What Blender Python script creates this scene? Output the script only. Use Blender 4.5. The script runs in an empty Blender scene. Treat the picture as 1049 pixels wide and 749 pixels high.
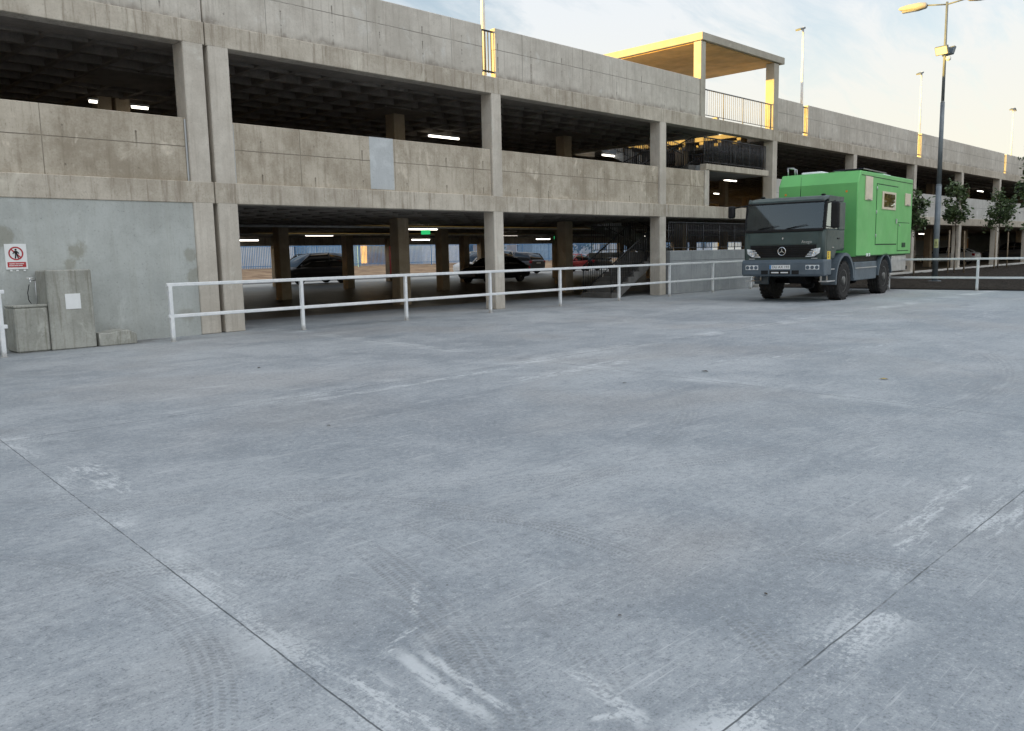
import bpy, bmesh, math, random
from mathutils import Vector, Matrix
random.seed(7)
R = math.radians
sc = bpy.context.scene
col = sc.collection

# ------------------------------------------------------------------ settings
W = bpy.data.worlds.new("World"); sc.world = W; W.use_nodes = True
sc.view_settings.view_transform = 'Standard'
sc.view_settings.look = 'None'
sc.view_settings.gamma = 1.0
sc.view_settings.use_curve_mapping = False
sc.view_settings.exposure = 2.55
try:
    sc.cycles.use_denoising = True
    sc.cycles.denoiser = 'OPENIMAGEDENOISE'
    sc.cycles.max_bounces = 8
    sc.cycles.diffuse_bounces = 5
    sc.cycles.caustics_reflective = False
    sc.cycles.caustics_refractive = False
    sc.cycles.sample_clamp_indirect = 6.0
except Exception:
    pass

# ------------------------------------------------------------------ node mini language
class S:
    """a socket with arithmetic"""
    def __init__(s, g, k): s.g, s.k = g, k
    def __add__(a, b): return a.g.m('ADD', a, b)
    __radd__ = __add__
    def __sub__(a, b): return a.g.m('SUBTRACT', a, b)
    def __rsub__(a, b): return a.g.m('SUBTRACT', b, a)
    def __mul__(a, b): return a.g.m('MULTIPLY', a, b)
    __rmul__ = __mul__
    def __truediv__(a, b): return a.g.m('DIVIDE', a, b)
class G:
    def __init__(s, tree): s.t = tree
    def n(s, typ, **kw):
        x = s.t.nodes.new(typ)
        for k, v in kw.items(): setattr(x, k, v)
        return x
    def put(s, sock, v):
        if isinstance(v, S): s.t.links.new(v.k, sock)
        elif v is not None:
            if isinstance(v, tuple) and len(v) == 3 and sock.type == 'RGBA': v = v + (1.0,)
            sock.default_value = v
    def m(s, op, a, b=None, c=None, clamp=False):
        x = s.n('ShaderNodeMath', operation=op); x.use_clamp = clamp
        s.put(x.inputs[0], a)
        if b is not None: s.put(x.inputs[1], b)
        if c is not None: s.put(x.inputs[2], c)
        return S(s, x.outputs[0])
    def abs(s, a): return s.m('ABSOLUTE', a)
    def mx(s, a, b): return s.m('MAXIMUM', a, b)
    def mn(s, a, b): return s.m('MINIMUM', a, b)
    def step(s, a, lo, hi, to0=0.0, to1=1.0):
        x = s.n('ShaderNodeMapRange', interpolation_type='SMOOTHSTEP')
        for i, v in enumerate((a, lo, hi, to0, to1)): s.put(x.inputs[i], v)
        return S(s, x.outputs[0])
    def pos(s):
        x = s.n('ShaderNodeNewGeometry'); return S(s, x.outputs['Position'])
    def obj(s):
        x = s.n('ShaderNodeTexCoord'); return S(s, x.outputs['Object'])
    def sep(s, v):
        x = s.n('ShaderNodeSeparateXYZ'); s.put(x.inputs[0], v); return [S(s, o) for o in x.outputs]
    def comb(s, a, b, c):
        x = s.n('ShaderNodeCombineXYZ')
        for i, v in enumerate((a, b, c)): s.put(x.inputs[i], v)
        return S(s, x.outputs[0])
    def scale(s, v, sx, sy, sz, rot=(0, 0, 0)):
        x = s.n('ShaderNodeMapping'); s.put(x.inputs['Vector'], v)
        x.inputs['Scale'].default_value = (sx, sy, sz); x.inputs['Rotation'].default_value = rot
        return S(s, x.outputs[0])
    def noise(s, v, scale=1, detail=4, rough=0.55, dist=0.0):
        x = s.n('ShaderNodeTexNoise'); s.put(x.inputs['Vector'], v)
        x.inputs['Scale'].default_value = scale; x.inputs['Detail'].default_value = detail
        x.inputs['Roughness'].default_value = rough; x.inputs['Distortion'].default_value = dist
        return S(s, x.outputs[0])
    def vor(s, v, scale=1, feature='F1'):
        x = s.n('ShaderNodeTexVoronoi', feature=feature); s.put(x.inputs['Vector'], v); x.inputs['Scale'].default_value = scale
        return S(s, x.outputs[0])
    def mix(s, f, a, b, blend='MIX'):
        x = s.n('ShaderNodeMix', data_type='RGBA', blend_type=blend)
        s.put(x.inputs[0], f); s.put(x.inputs[6], a); s.put(x.inputs[7], b)
        return S(s, x.outputs[2])
    def bump(s, h, strength=0.3, dist=0.01):
        x = s.n('ShaderNodeBump'); s.put(x.inputs['Height'], h)
        x.inputs['Strength'].default_value = strength; x.inputs['Distance'].default_value = dist
        return S(s, x.outputs[0])

MATS = {}
def mat(name, fn=None, color=(0.5, 0.5, 0.5), rough=0.6, metal=0.0, spec=0.5, emit=None, emit_s=0.0, coat=0.0, vary=0.12, vscale=4.0):
    if name in MATS: return MATS[name]
    m = bpy.data.materials.new(name); m.use_nodes = True
    g = G(m.node_tree); b = m.node_tree.nodes['Principled BSDF']
    b.inputs['Roughness'].default_value = rough; b.inputs['Metallic'].default_value = metal
    b.inputs['Specular IOR Level'].default_value = spec; b.inputs['Coat Weight'].default_value = coat
    if fn: fn(g, b)
    else:
        o = g.obj(); nz = g.noise(o, vscale, 5, 0.6)
        d = tuple(c * (1 - vary * 1.6) for c in color); l = tuple(min(1, c * (1 + vary)) for c in color)
        g.put(b.inputs['Base Color'], g.mix(g.step(nz, 0.3, 0.7), d, l))
        g.put(b.inputs['Roughness'], g.step(g.noise(o, vscale * 3, 3), 0.2, 0.8, rough * 0.85, min(1, rough * 1.15)))
    if emit:
        b.inputs['Emission Color'].default_value = emit + (1,); b.inputs['Emission Strength'].default_value = emit_s
    MATS[name] = m; return m

# ------------------------------------------------------------------ mesh builder
class MB:
    def __init__(s): s.bm = bmesh.new(); s.M = Matrix.Identity(4)
    def at(s, loc=(0, 0, 0), rot=(0, 0, 0)):
        from mathutils import Euler
        s.M = Matrix.Translation(loc) @ Euler(rot).to_matrix().to_4x4(); return s
    def v(s, p): return s.bm.verts.new(s.M @ Vector(p))
    def f(s, vs, mi=0, smooth=False):
        try:
            f = s.bm.faces.new(vs); f.material_index = mi; f.smooth = smooth; return f
        except ValueError: return None
    def box(s, x0, x1, y0, y1, z0, z1, bev=0.0, mi=0, seg=1):
        p = [s.v((x, y, z)) for z in (z0, z1) for y in (y0, y1) for x in (x0, x1)]
        fs = [s.f([p[i] for i in q], mi) for q in ((0, 2, 3, 1), (4, 5, 7, 6), (0, 1, 5, 4), (2, 6, 7, 3), (0, 4, 6, 2), (1, 3, 7, 5))]
        if bev > 0:
            es = list({e for f in fs for e in f.edges})
            r = bmesh.ops.bevel(s.bm, geom=es, offset=bev, segments=seg, affect='EDGES', profile=0.5)
            for f in r['faces']: f.material_index = mi; f.smooth = seg > 1
        return s
    def prism(s, pts, a0, a1, axis='y', bev=0.0, mi=0, seg=2, smooth=False):
        """polygon pts extruded along axis between a0 and a1"""
        def P(p, a): return {'y': (p[0], a, p[1]), 'x': (a, p[0], p[1]), 'z': (p[0], p[1], a)}[axis]
        A = [s.v(P(p, a0)) for p in pts]; B = [s.v(P(p, a1)) for p in pts]; n = len(pts)
        fs = [s.f(A, mi), s.f(B[::-1], mi)] + [s.f([A[i], B[i], B[(i + 1) % n], A[(i + 1) % n]], mi, smooth) for i in range(n)]
        fs = [f for f in fs if f]
        bmesh.ops.recalc_face_normals(s.bm, faces=fs)
        if bev > 0:
            es = list({e for f in fs[:2] for e in f.edges})
            r = bmesh.ops.bevel(s.bm, geom=es, offset=bev, segments=seg, affect='EDGES', profile=0.5)
            for f in r['faces']: f.material_index = mi; f.smooth = True
        return s
    def cyl(s, p0, p1, r0, r1=None, n=12, mi=0, cap=True, smooth=True):
        p0, p1 = Vector(p0), Vector(p1); r1 = r0 if r1 is None else r1
        d = (p1 - p0).normalized(); a = d.orthogonal().normalized(); b = d.cross(a)
        A, B = [], []
        for i in range(n):
            t = 2 * math.pi * i / n; q = a * math.cos(t) + b * math.sin(t)
            A.append(s.v(p0 + q * r0)); B.append(s.v(p1 + q * r1))
        for i in range(n): s.f([A[i], A[(i + 1) % n], B[(i + 1) % n], B[i]], mi, smooth)
        if cap: s.f(A[::-1], mi); s.f(B, mi)
        return s
    def tube(s, pts, r, n=8, mi=0):
        for a, b in zip(pts, pts[1:]): s.cyl(a, b, r, n=n, mi=mi)
        return s
    def lathe(s, prof, c, axis='y', n=28, mi=0, smooth=True, loop=False):
        """prof: list of (radius, along); ring round axis through c"""
        rings = []
        for r, a in prof:
            ring = []
            for i in range(n):
                t = 2 * math.pi * i / n; x, z = r * math.cos(t), r * math.sin(t)
                q = {'y': (x, a, z), 'x': (a, x, z), 'z': (x, z, a)}[axis]
                ring.append(s.v(Vector(c) + Vector(q)))
            rings.append(ring)
        fs = []
        if loop: rings = rings + [rings[0]]
        for A, B in zip(rings, rings[1:]):
            for i in range(n): fs.append(s.f([A[i], A[(i + 1) % n], B[(i + 1) % n], B[i]], mi, smooth))
        if not loop: fs.append(s.f(rings[0], mi)); fs.append(s.f(rings[-1], mi))
        bmesh.ops.recalc_face_normals(s.bm, faces=[f for f in fs if f])
        return s
    def loft(s, rings, mi=0, smooth=True, cap=True):
        V = [[s.v(p) for p in r] for r in rings]; n = len(rings[0]); fs = []
        for A, B in zip(V, V[1:]):
            for i in range(n): fs.append(s.f([A[i], A[(i + 1) % n], B[(i + 1) % n], B[i]], mi, smooth))
        if cap: fs += [s.f(V[0], mi), s.f(V[-1], mi)]
        bmesh.ops.recalc_face_normals(s.bm, faces=[f for f in fs if f])
        return s
    def build(s, name, mats, parent=None, loc=None, rz=0.0):
        me = bpy.data.meshes.new(name); s.bm.to_mesh(me); s.bm.free()
        for m in (mats if isinstance(mats, (list, tuple)) else [mats]): me.materials.append(m)
        o = bpy.data.objects.new(name, me); col.objects.link(o)
        if parent: o.parent = parent
        if loc: o.location = loc
        o.rotation_euler.z = rz
        return o

def tag(o, label=None, cat=None, group=None, kind=None):
    if label: o['label'] = label
    if cat: o['category'] = cat
    if group: o['group'] = group
    if kind: o['kind'] = kind
    return o
def empty(name, loc, label, cat, rz=0.0, group=None):
    o = bpy.data.objects.new(name, None); col.objects.link(o); o.location = loc; o.rotation_euler.z = rz
    o.empty_display_size = 0.3
    return tag(o, label, cat, group)
def copy_thing(o, label=None):
    c = o.copy(); col.objects.link(c)
    if label: c['label'] = label
    for ch in [x for x in bpy.data.objects if x.parent == o]:
        d = ch.copy(); col.objects.link(d); d.parent = c
        for g2 in [x for x in bpy.data.objects if x.parent == ch]:
            e = g2.copy(); col.objects.link(e); e.parent = d
    return c
def text(name, body, size, m, parent, M, ext=0.001):
    cu = bpy.data.curves.new(name, 'FONT'); cu.body = body; cu.size = size; cu.extrude = ext
    cu.align_x = 'CENTER'; cu.align_y = 'CENTER'; cu.materials.append(m)
    o = bpy.data.objects.new(name, cu); col.objects.link(o); 
    bpy.context.view_layer.update(); me = bpy.data.meshes.new_from_object(o); bpy.data.objects.remove(o)
    o = bpy.data.objects.new(name, me); col.objects.link(o); o.parent = parent; o.matrix_local = M
    return o

# ------------------------------------------------------------------ world
D = 17.147          # facade plane y
PX = 8.1426         # column spacing
XC = 8.929          # right edge of the first column
SUN_EL, SUN_V = R(6.0), Vector((-0.87, 0.49, 0)).normalized()
def build_world():
    g = G(W.node_tree); nt = W.node_tree
    bg = nt.nodes['Background']
    sky = g.n('ShaderNodeTexSky', sky_type='NISHITA')
    sky.sun_disc = False; sky.sun_elevation = SUN_EL; sky.sun_rotation = math.atan2(SUN_V.x, SUN_V.y) % (2 * math.pi)
    sky.air_density = 1.0; sky.dust_density = 0.4; sky.ozone_density = 1.2
    tc = S(g, g.n('ShaderNodeTexCoord').outputs['Generated'])
    x, y, z = g.sep(tc)
    zz = g.mx(z, 0.0) + 0.22
    p = g.comb(x / zz, y / zz, 0.0)
    q = g.scale(p, 0.55, 1.5, 1.0, (0, 0, R(38)))
    n1 = g.noise(q, 0.9, 7, 0.6, 0.9)
    n2 = g.noise(g.scale(p, 0.8, 0.8, 1.0), 0.42, 3, 0.5)
    n3 = g.noise(g.scale(p, 1.0, 3.2, 1.0, (0, 0, R(30))), 2.6, 6, 0.65, 0.6)
    cover = g.step(n1 * 0.58 + n2 * 0.30 + n3 * 0.26, 0.46, 0.66)
    low = g.step(z, 0.0, 0.5, 1.0, 0.0)
    cover = g.mn(cover * 0.74 + g.step(z, 0.06, 0.42, 0.92, 0.0), 0.97)
    ccol = g.mix(g.step(z, 0.04, 0.32), (3.4, 3.25, 2.75), (3.0, 3.15, 3.3))
    ccol = g.mix(g.step(z, 0.36, 0.85), ccol, (12.2, 12.3, 12.3))
    dt = g.mx(x * SUN_V.x + y * SUN_V.y + z * 0.15, 0.0)
    cover = cover * (1.0 - g.step(dt, 0.25, 0.8) * g.step(z, 0.10, 0.26))
    skc = g.mix(1.0, S(g, sky.outputs[0]), (0.92, 0.94, 1.0), 'MULTIPLY')
    dt = g.mx(x * SUN_V.x + y * SUN_V.y + z * 0.15, 0.0)        # thin cloud lights up round the low sun
    gl = g.m('POWER', dt, 6.0) * g.step(z, 0.14, 0.02)
    ccol = g.mix(gl, ccol, (30.0, 19.0, 8.0))
    c = g.mix(cover, skc, ccol)
    g.put(bg.inputs[0], c)
    bg.inputs[1].default_value = 0.05
build_world()
sun = bpy.data.lights.new('sun', 'SUN'); sun.energy = 2.15; sun.angle = R(0.6); sun.color = (1.0, 0.63, 0.13)
so = bpy.data.objects.new('sun', sun); col.objects.link(so)
tosun = Vector((SUN_V.x * math.cos(SUN_EL), SUN_V.y * math.cos(SUN_EL), math.sin(SUN_EL)))
so.rotation_euler = tosun.to_track_quat('Z', 'Y').to_euler(); so.location = (0, 0, 40)

# ------------------------------------------------------------------ camera (solved from the photograph)
f_px, pitch, roll, yaw = 852.4877, 0.13234, -0.02145, 0.78158
cam = bpy.data.cameras.new('camera'); co = bpy.data.objects.new('camera', cam); col.objects.link(co)
fw = Vector((math.cos(yaw) * math.cos(pitch), math.sin(yaw) * math.cos(pitch), -math.sin(pitch)))
r0 = Vector((math.sin(yaw), -math.cos(yaw), 0)); u0 = r0.cross(fw)
rr = math.cos(roll) * r0 + math.sin(roll) * u0; uu = -math.sin(roll) * r0 + math.cos(roll) * u0
Mx = Matrix((rr, uu, -fw)).transposed().to_4x4(); Mx.translation = (0, 0, 1.55)
co.matrix_world = Mx
cam.sensor_fit = 'HORIZONTAL'; cam.sensor_width = 36; cam.lens = f_px / 1049 * 36
cam.clip_end = 3000; cam.clip_start = 0.05
sc.camera = co

# ------------------------------------------------------------------ materials
def m_lot(g, b):
    P = g.pos(); x, y, z = g.sep(P)
    big = g.noise(P, 0.23, 3, 0.55); mid = g.noise(P, 1.3, 6, 0.66, 0.3); fine = g.noise(P, 22, 3, 0.7); grit = g.noise(P, 85, 3, 0.75)
    brush = g.noise(g.scale(P, 1.0, 26, 1), 2.2, 4, 0.65)
    t = big * 0.45 + mid * 0.40 + fine * 0.10 + brush * 0.07
    c = g.mix(g.step(t, 0.38, 0.64), (0.235, 0.258, 0.28), (0.385, 0.402, 0.415))
    warm = g.step(g.noise(P, 0.31, 3, 0.5, 0.5), 0.46, 0.68)
    c = g.mix(warm * 0.45, c, (0.325, 0.312, 0.30))
    m6 = g.noise(P, 6.5, 4, 0.7, 0.4)
    c = g.mix(g.step(m6, 0.52, 0.70) * 0.30, c, (0.42, 0.435, 0.445)); c = g.mix(g.step(m6, 0.46, 0.30) * 0.32, c, (0.16, 0.175, 0.19))
    c = g.mix(g.step(fine * 0.35 + grit * 0.65, 0.49, 0.36) * 0.62, c, (0.10, 0.11, 0.12)); c = g.mix(g.step(fine * 0.4 + grit * 0.6, 0.53, 0.64) * 0.52, c, (0.55, 0.56, 0.565))
    # patchy cement film, drawn out by the trowel
    film = g.noise(g.scale(P, 1.0, 3.4, 1, (0, 0, R(12))), 0.9, 6, 0.70, 0.5)
    c = g.mix(g.step(film, 0.55, 0.74) * 0.55, c, (0.47, 0.48, 0.485))
    dk = g.noise(g.scale(P, 0.7, 2.1, 1, (0, 0, R(-20))), 0.8, 5, 0.68, 0.6)
    c = g.mix(g.step(dk, 0.53, 0.75) * 0.5, c, (0.18, 0.20, 0.22))
    # hairline scrapes in two directions, and trowel chatter
    sc1 = g.noise(g.scale(P, 1.6, 46, 1, (0, 0, R(33))), 1.0, 3, 0.6); sc2 = g.noise(g.scale(P, 1.4, 52, 1, (0, 0, R(-62))), 1.0, 3, 0.6)
    c = g.mix(g.step(g.mx(sc1, sc2), 0.62, 0.72) * g.step(mid, 0.38, 0.58) * 0.6, c, (0.54, 0.55, 0.56))
    c = g.mix(g.step(g.mn(sc1, sc2), 0.34, 0.25) * 0.4, c, (0.13, 0.14, 0.15))
    # white cement slurry beside the joints
    br = g.noise(g.scale(P, 2.2, 11.0, 1), 1.6, 6, 0.76); br2 = g.noise(g.scale(P, 11.0, 2.2, 1), 1.6, 6, 0.76); blot = g.noise(P, 1.05, 2, 0.55); crumb = g.noise(P, 42, 3, 0.75)
    st0 = g.noise(P, 7, 6, 0.75)
    def slurry(coord, c0, wd, bb, off):
        dd = g.abs(coord - c0 + (mid - 0.5) * 0.15 + off)
        return g.step(dd, wd, 0.0) * g.step(bb * 0.30 + blot * 0.46 + crumb * 0.36, 0.555, 0.63) + g.step(dd, wd * 1.4, 0.0) * g.step(blot + (st0 - 0.5) * 0.5, 0.46, 0.68) * 0.16
    xj = x - y * 0.0726
    s1 = slurry(y, 1.33, 0.26, br, 0.05); s2 = slurry(xj, 1.37, 0.20, br2, 0.0) ; s3 = slurry(y, 8.3, 0.42, br, 0.0); s4 = slurry(xj, 8.3, 0.30, br2, 0.0)
    s = g.mx(g.mx(s1, s2 * 0.8), g.mx(s3 * 0.8, s4 * 0.5))
    # stray scraped streaks and spills
    st = st0; wear0 = g.step(g.noise(P, 1.7, 5, 0.65), 0.36, 0.62)
    def spill(cx, cy, ang, ln, wd, th=0.47):
        ca, sa = math.cos(ang), math.sin(ang)
        u = (x - cx) * ca + (y - cy) * sa; v = (y - cy) * ca - (x - cx) * sa + (mid - 0.5) * 0.10
        e = g.step(g.abs(u), ln, ln * 0.55) * g.step(g.abs(v), wd, wd * 0.3)
        return e * g.step((br2 if abs(ang) > 0.8 else br) * 0.6 + st * 0.2 + crumb * 0.25, th + 0.04, th + 0.12)
    for a in ((1.82, 2.22, -1.72, 0.40, 0.05, .42), (1.90, 2.18, -1.70, 0.36, 0.03, .42), (2.18, 1.72, -1.9, 0.28, 0.06, .44), (2.10, 1.62, -0.6, 0.12, 0.03, .42), (1.62, 2.2, -1.62, 0.42, 0.12), (2.08, 6.3, -1.64, 0.75, 0.20), (1.72, 3.85, -1.4, 0.30, 0.12),
              (5.3, 1.62, 0.05, 0.95, 0.10), (5.6, 1.2, 0.03, 0.8, 0.08), (4.6, 1.52, 0.04, 0.45, 0.06), (2.25, 2.9, -2.3, 0.25, 0.03), (1.95, 2.6, 0.4, 0.2, 0.03), (4.2, 6.4, 0.2, 1.2, 0.35, 0.55), (8.5, 7.2, 0.05, 1.6, 0.25), (1.45, 1.9, -1.5, .4, .12), (6.6, 8.0, 0.02, 2.5, 0.12), (17, 12, 0.3, 4, .3, .5), (12, 5.5, -.3, 3, .2, .5), (22, 5.8, .2, 4, .3, .5)):
        s = g.mx(s, spill(*a))
    c = g.mix(s * 0.72, c, (0.60, 0.615, 0.62))
    # tyre tracks: arcs with a tread
    tr_h = None
    def track(cx, cy, rad, w, dark, a0, a1):
        dx, dy = x - cx, y - cy
        rd = g.m('SQRT', dx * dx + dy * dy); ang = g.m('ARCTAN2', dy, dx)
        e = rd - rad
        band = g.step(g.abs(e), w, w * 0.75)
        tread = g.step(g.m('SINE', ang * (rad * 230) + g.abs(e) * 110 + (st - 0.5) * 5.0), -1.2, 0.8)
        lug = g.step(g.m('SINE', e * (2.6 / w * 6.0)) + (st - 0.5) * 2.0, -0.9, 0.5)
        lim = g.step(ang, a0 - 0.06, a0 + 0.06) * g.step(ang, a1 + 0.06, a1 - 0.06)
        return band * tread * lug * lim * wear0 * dark
    tk = None
    for a in ((0.72, 3.02, 2.69, 0.11, 1.0, -0.7, 1.4), (-5.6, -1.05, 10.0, 0.11, 1.0, 0.08, 0.55), (-0.9, 3.7, 2.34, 0.10, 0.9, -1.0, 0.7), (-2.42, 4.52, 5.0, 0.12, 1.0, -0.8, 0.15),
              (-2.42, 4.52, 5.42, 0.09, 0.7, -0.75, 0.1), (0.72, 3.02, 1.45, 0.10, 0.7, -1.2, 0.9), (-0.9, 3.7, 2.62, 0.08, 0.6, -1.1, 0.4), (4.0, 9.0, 5.4, 0.13, 0.8, -2.4, -0.3), (9.0, 12.0, 9.5, 0.16, 0.6, -2.6, -0.9), (14, 18, 12.5, 0.16, 0.6, -2.4, -0.9)):
        k = track(*a); tk = k if tk is None else g.mx(tk, k)
    c = g.mix(tk * 0.50, c, (0.15, 0.153, 0.156))
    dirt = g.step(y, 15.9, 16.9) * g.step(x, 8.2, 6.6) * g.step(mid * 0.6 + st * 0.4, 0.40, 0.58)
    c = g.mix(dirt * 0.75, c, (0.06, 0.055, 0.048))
    # joints
    wob = (g.noise(P, 5, 4, 0.6) - 0.5) * 0.012
    ln = None
    for coord, c0, w, k in ((y, 1.31, 0.0036, 1.0), (xj, 1.345, 0.0036, 1.0), (y, 8.31, 0.012, 0.55), (xj, 8.3, 0.012, 0.45), (xj, 15.3, 0.012, 0.4), (x, 22.7, 0.012, 0.4), (y, -5.7, .012, .6), (y, 15.3, 0.014, 0.45)):
        e = g.step(g.abs(coord - c0 + wob), w * 1.5, w * 0.6) * k; ln = e if ln is None else g.mx(ln, e)
    c = g.mix(ln * g.step(st * 0.6 + blot * 0.4, 0.36, 0.54, 0.06, 0.9), c, (0.06, 0.065, 0.07))
    sp = g.vor(P, 3.4); c = g.mix(g.step(sp, 0.030, 0.014) * 0.85, c, (0.05, 0.05, 0.05))
    g.put(b.inputs['Base Color'], c)
    g.put(b.inputs['Roughness'], g.step(t, 0.35, 0.7, 0.52, 0.80))
    b.inputs['Specular IOR Level'].default_value = 0.35
    g.put(b.inputs['Normal'], g.bump(fine * 0.5 + grit * 0.3 + brush * 0.4 + mid * 1.2, 0.8, 0.008))
M_lot = mat('lot_concrete', m_lot)

def conc(light, dark, stain, seams=None, streak=0.5, holes=True, zb=None, spots=(), pale=0.42):
    def fn(g, b):
        P = g.pos(); x, y, z = g.sep(P)
        cl = g.noise(P, 0.55, 5, 0.6, 0.4); md = g.noise(P, 2.7, 6, 0.65, 0.2); fi = g.noise(P, 26, 4, 0.7)
        bd = g.noise(g.scale(P, 6.5, 6.5, 0.40), 1.6, 5, 0.72)          # run-off streaks
        bd2 = g.noise(g.scale(P, 2.2, 2.2, 0.22), 1.3, 5, 0.65)
        t = cl * 0.40 + md * 0.32 + bd2 * 0.22 + fi * 0.16
        c = g.mix(g.step(t, 0.44, 0.68), dark, light)
        c = g.mix(g.step(fi, 0.40, 0.28) * 0.5, c, tuple(v * 0.5 for v in dark))
        c = g.mix(g.step(bd, 0.49, 0.70) * streak * 0.8, c, stain)
        pal = g.noise(g.scale(P, 1.2, 1.2, 0.8), 1.1, 6, 0.7, 0.8)
        c = g.mix(g.step(pal, 0.56, 0.70) * pale, c, tuple(min(0.7, v * 1.3) for v in light))
        for sx, sz, sr, sk_ in spots:     # damp rings left by leaking fixings
            dd = g.m('SQRT', (x - sx) * (x - sx) + (z - sz) * (z - sz)) + (md - 0.5) * sr * 2.0 + (pal - 0.5) * sr * 1.4
            c = g.mix(g.step(dd, sr, sr * 0.45) * sk_, c, stain)
        h = fi * 0.5 + bd * 0.3
        if seams:
            zs, dx, x0, dz = seams
            wb = (md - 0.5) * 0.02
            l = None
            for zz in zs:
                e = g.step(g.abs(z - zz + wb), 0.014, 0.005); l = e if l is None else g.mx(l, e)
            fx = g.m('FRACT', (x - x0) / dx); e = g.step(g.abs(fx - 0.5) * dx + wb * 0.4, 0.012, 0.004) * g.step(cl, 0.25, 0.5)
            l = g.mx(l, e)
            if holes:
                hx = g.m('FRACT', (x - x0 + 0.31) / (dx * 0.5)) - 0.5
                for hz in dz:
                    d2 = g.m('SQRT', hx * hx * (dx * dx * 0.25) + (z - hz) * (z - hz)); l = g.mx(l, g.step(d2, 0.024, 0.014))
                    # rust-dark tail below each tie hole
                    tail = g.step(g.abs(hx * dx * 0.5 + wb * .6), 0.03, 0.006) * g.step(z - hz, 0.02, -0.02) * g.step(z - hz, -0.42, -0.05) * g.step(md, 0.42, 0.62)
                    c = g.mix(tail * 0.75, c, tuple(v * 0.45 for v in stain))
            c = g.mix(l * g.step(md * 0.6 + fi * 0.4, 0.36, 0.56, 0.15, 0.8), c, tuple(v * 0.42 for v in dark)); h = h - l * 1.2
        if zb is not None:  # tide of dirt where rain stands on a ledge
            e = z - zb - (bd2 - 0.4) * 0.5 - (fi - .5) * 0.12
            c = g.mix(g.step(e, 0.16, -0.04) * g.step(md, 0.36, 0.6) * 0.6, c, tuple(v * 0.55 for v in stain))
        g.put(b.inputs['Base Color'], c)
        b.inputs['Roughness'].default_value = 0.88; b.inputs['Specular IOR Level'].default_value = 0.25
        g.put(b.inputs['Normal'], g.bump(h, 0.5, 0.012))
    return fn
M_par = mat('parapet_concrete', conc((0.62, 0.58, 0.52), (0.46, 0.425, 0.375), (0.26, 0.22, 0.18), ((7.22,), 2.71, 0.4, (6.72, 7.02, 7.38)), 0.5, True, 6.46))
M_beam = mat('beam_concrete', conc((0.56, 0.51, 0.435), (0.37, 0.325, 0.265), (0.19, 0.15, 0.11), None, 0.8))
M_span = mat('spandrel_concrete', conc((0.52, 0.465, 0.385), (0.31, 0.265, 0.205), (0.20, 0.16, 0.115), ((3.92,), 2.71, 1.1, (3.42, 4.14)), 0.5, True, None, (), 0.75))
M_span2 = mat('pale_spandrel_concrete', conc((0.54, 0.53, 0.51), (0.42, 0.41, 0.385), (0.27, 0.25, 0.23), ((3.92,), 2.71, 1.1, (3.42, 4.14)), 0.3, True, None))
M_colm = mat('column_concrete', conc((0.60, 0.555, 0.49), (0.45, 0.41, 0.355), (0.28, 0.24, 0.195), None, 0.35))
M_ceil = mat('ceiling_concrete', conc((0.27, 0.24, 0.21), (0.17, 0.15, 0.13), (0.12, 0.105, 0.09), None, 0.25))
M_rend = mat('cement_render', conc((0.45, 0.47, 0.455), (0.36, 0.375, 0.36), (0.235, 0.225, 0.175), None, 0.20, True, None, ((4.30, 2.06, .24, .55), (5.56, 1.84, .26, .6), (5.42, 1.56, .16, .5), (7.80, 1.68, .19, .5), (7.80, 1.24, .19, .5), (4.1, 0.5, .3, .4), (6.3, 0.02, .35, .5), (7.6, .45, .2, .35)), 0.5))
M_blk = mat('rough_block_concrete', conc((0.42, 0.42, 0.385), (0.27, 0.27, 0.24), (0.15, 0.135, 0.10), None, 0.8, True, None, (), 0.7))
M_stw = mat('stair_wall_concrete', conc((0.36, 0.375, 0.385), (0.26, 0.275, 0.285), (0.20, 0.205, 0.205), ((1.2,), 2.71, 1.2, (0.5, 1.0)), 0.3, True))
M_canopy = mat('canopy_concrete', conc((0.46, 0.43, 0.37), (0.36, 0.33, 0.28), (0.27, 0.24, 0.19), None, 0.2))
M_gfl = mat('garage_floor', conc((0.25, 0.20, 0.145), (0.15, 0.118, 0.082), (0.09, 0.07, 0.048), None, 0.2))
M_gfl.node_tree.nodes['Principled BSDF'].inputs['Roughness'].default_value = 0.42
M_patch = mat('fresh_mortar', conc((0.50, 0.52, 0.53), (0.42, 0.44, 0.45), (0.38, 0.39, 0.40), None, 0.15))
def m_mulch(g, b):
    P = g.pos(); n = g.noise(P, 7, 7, 0.75); v = g.vor(P, 14)
    g.put(b.inputs['Base Color'], g.mix(g.step(n * 0.6 + v * 0.5, 0.35, 0.8), (0.012, 0.010, 0.008), (0.062, 0.050, 0.040)))
    b.inputs['Roughness'].default_value = 0.95; b.inputs['Specular IOR Level'].default_value = 0.1
    g.put(b.inputs['Normal'], g.bump(n + v * 0.6, 1.0, 0.06))
M_mulch = mat('bark_mulch', m_mulch)
def m_asph(g, b):
    P = g.pos(); n = g.noise(P, 0.5, 5, 0.6); f = g.noise(P, 40, 3, 0.7)
    g.put(b.inputs['Base Color'], g.mix(g.step(n * 0.7 + f * 0.3, 0.35, 0.65), (0.075, 0.075, 0.075), (0.13, 0.127, 0.12)))
    b.inputs['Roughness'].default_value = 0.85; g.put(b.inputs['Normal'], g.bump(f, 0.4, 0.01))
M_asph = mat('asphalt', m_asph)
def m_earth(g, b):
    P = g.pos(); n = g.noise(P, 0.8, 6, 0.7); 
    g.put(b.inputs['Base Color'], g.mix(g.step(n, 0.35, 0.65), (0.20, 0.12, 0.065), (0.36, 0.24, 0.14)))
    b.inputs['Roughness'].default_value = 0.95
M_earth = mat('dry_earth', m_earth)
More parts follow.
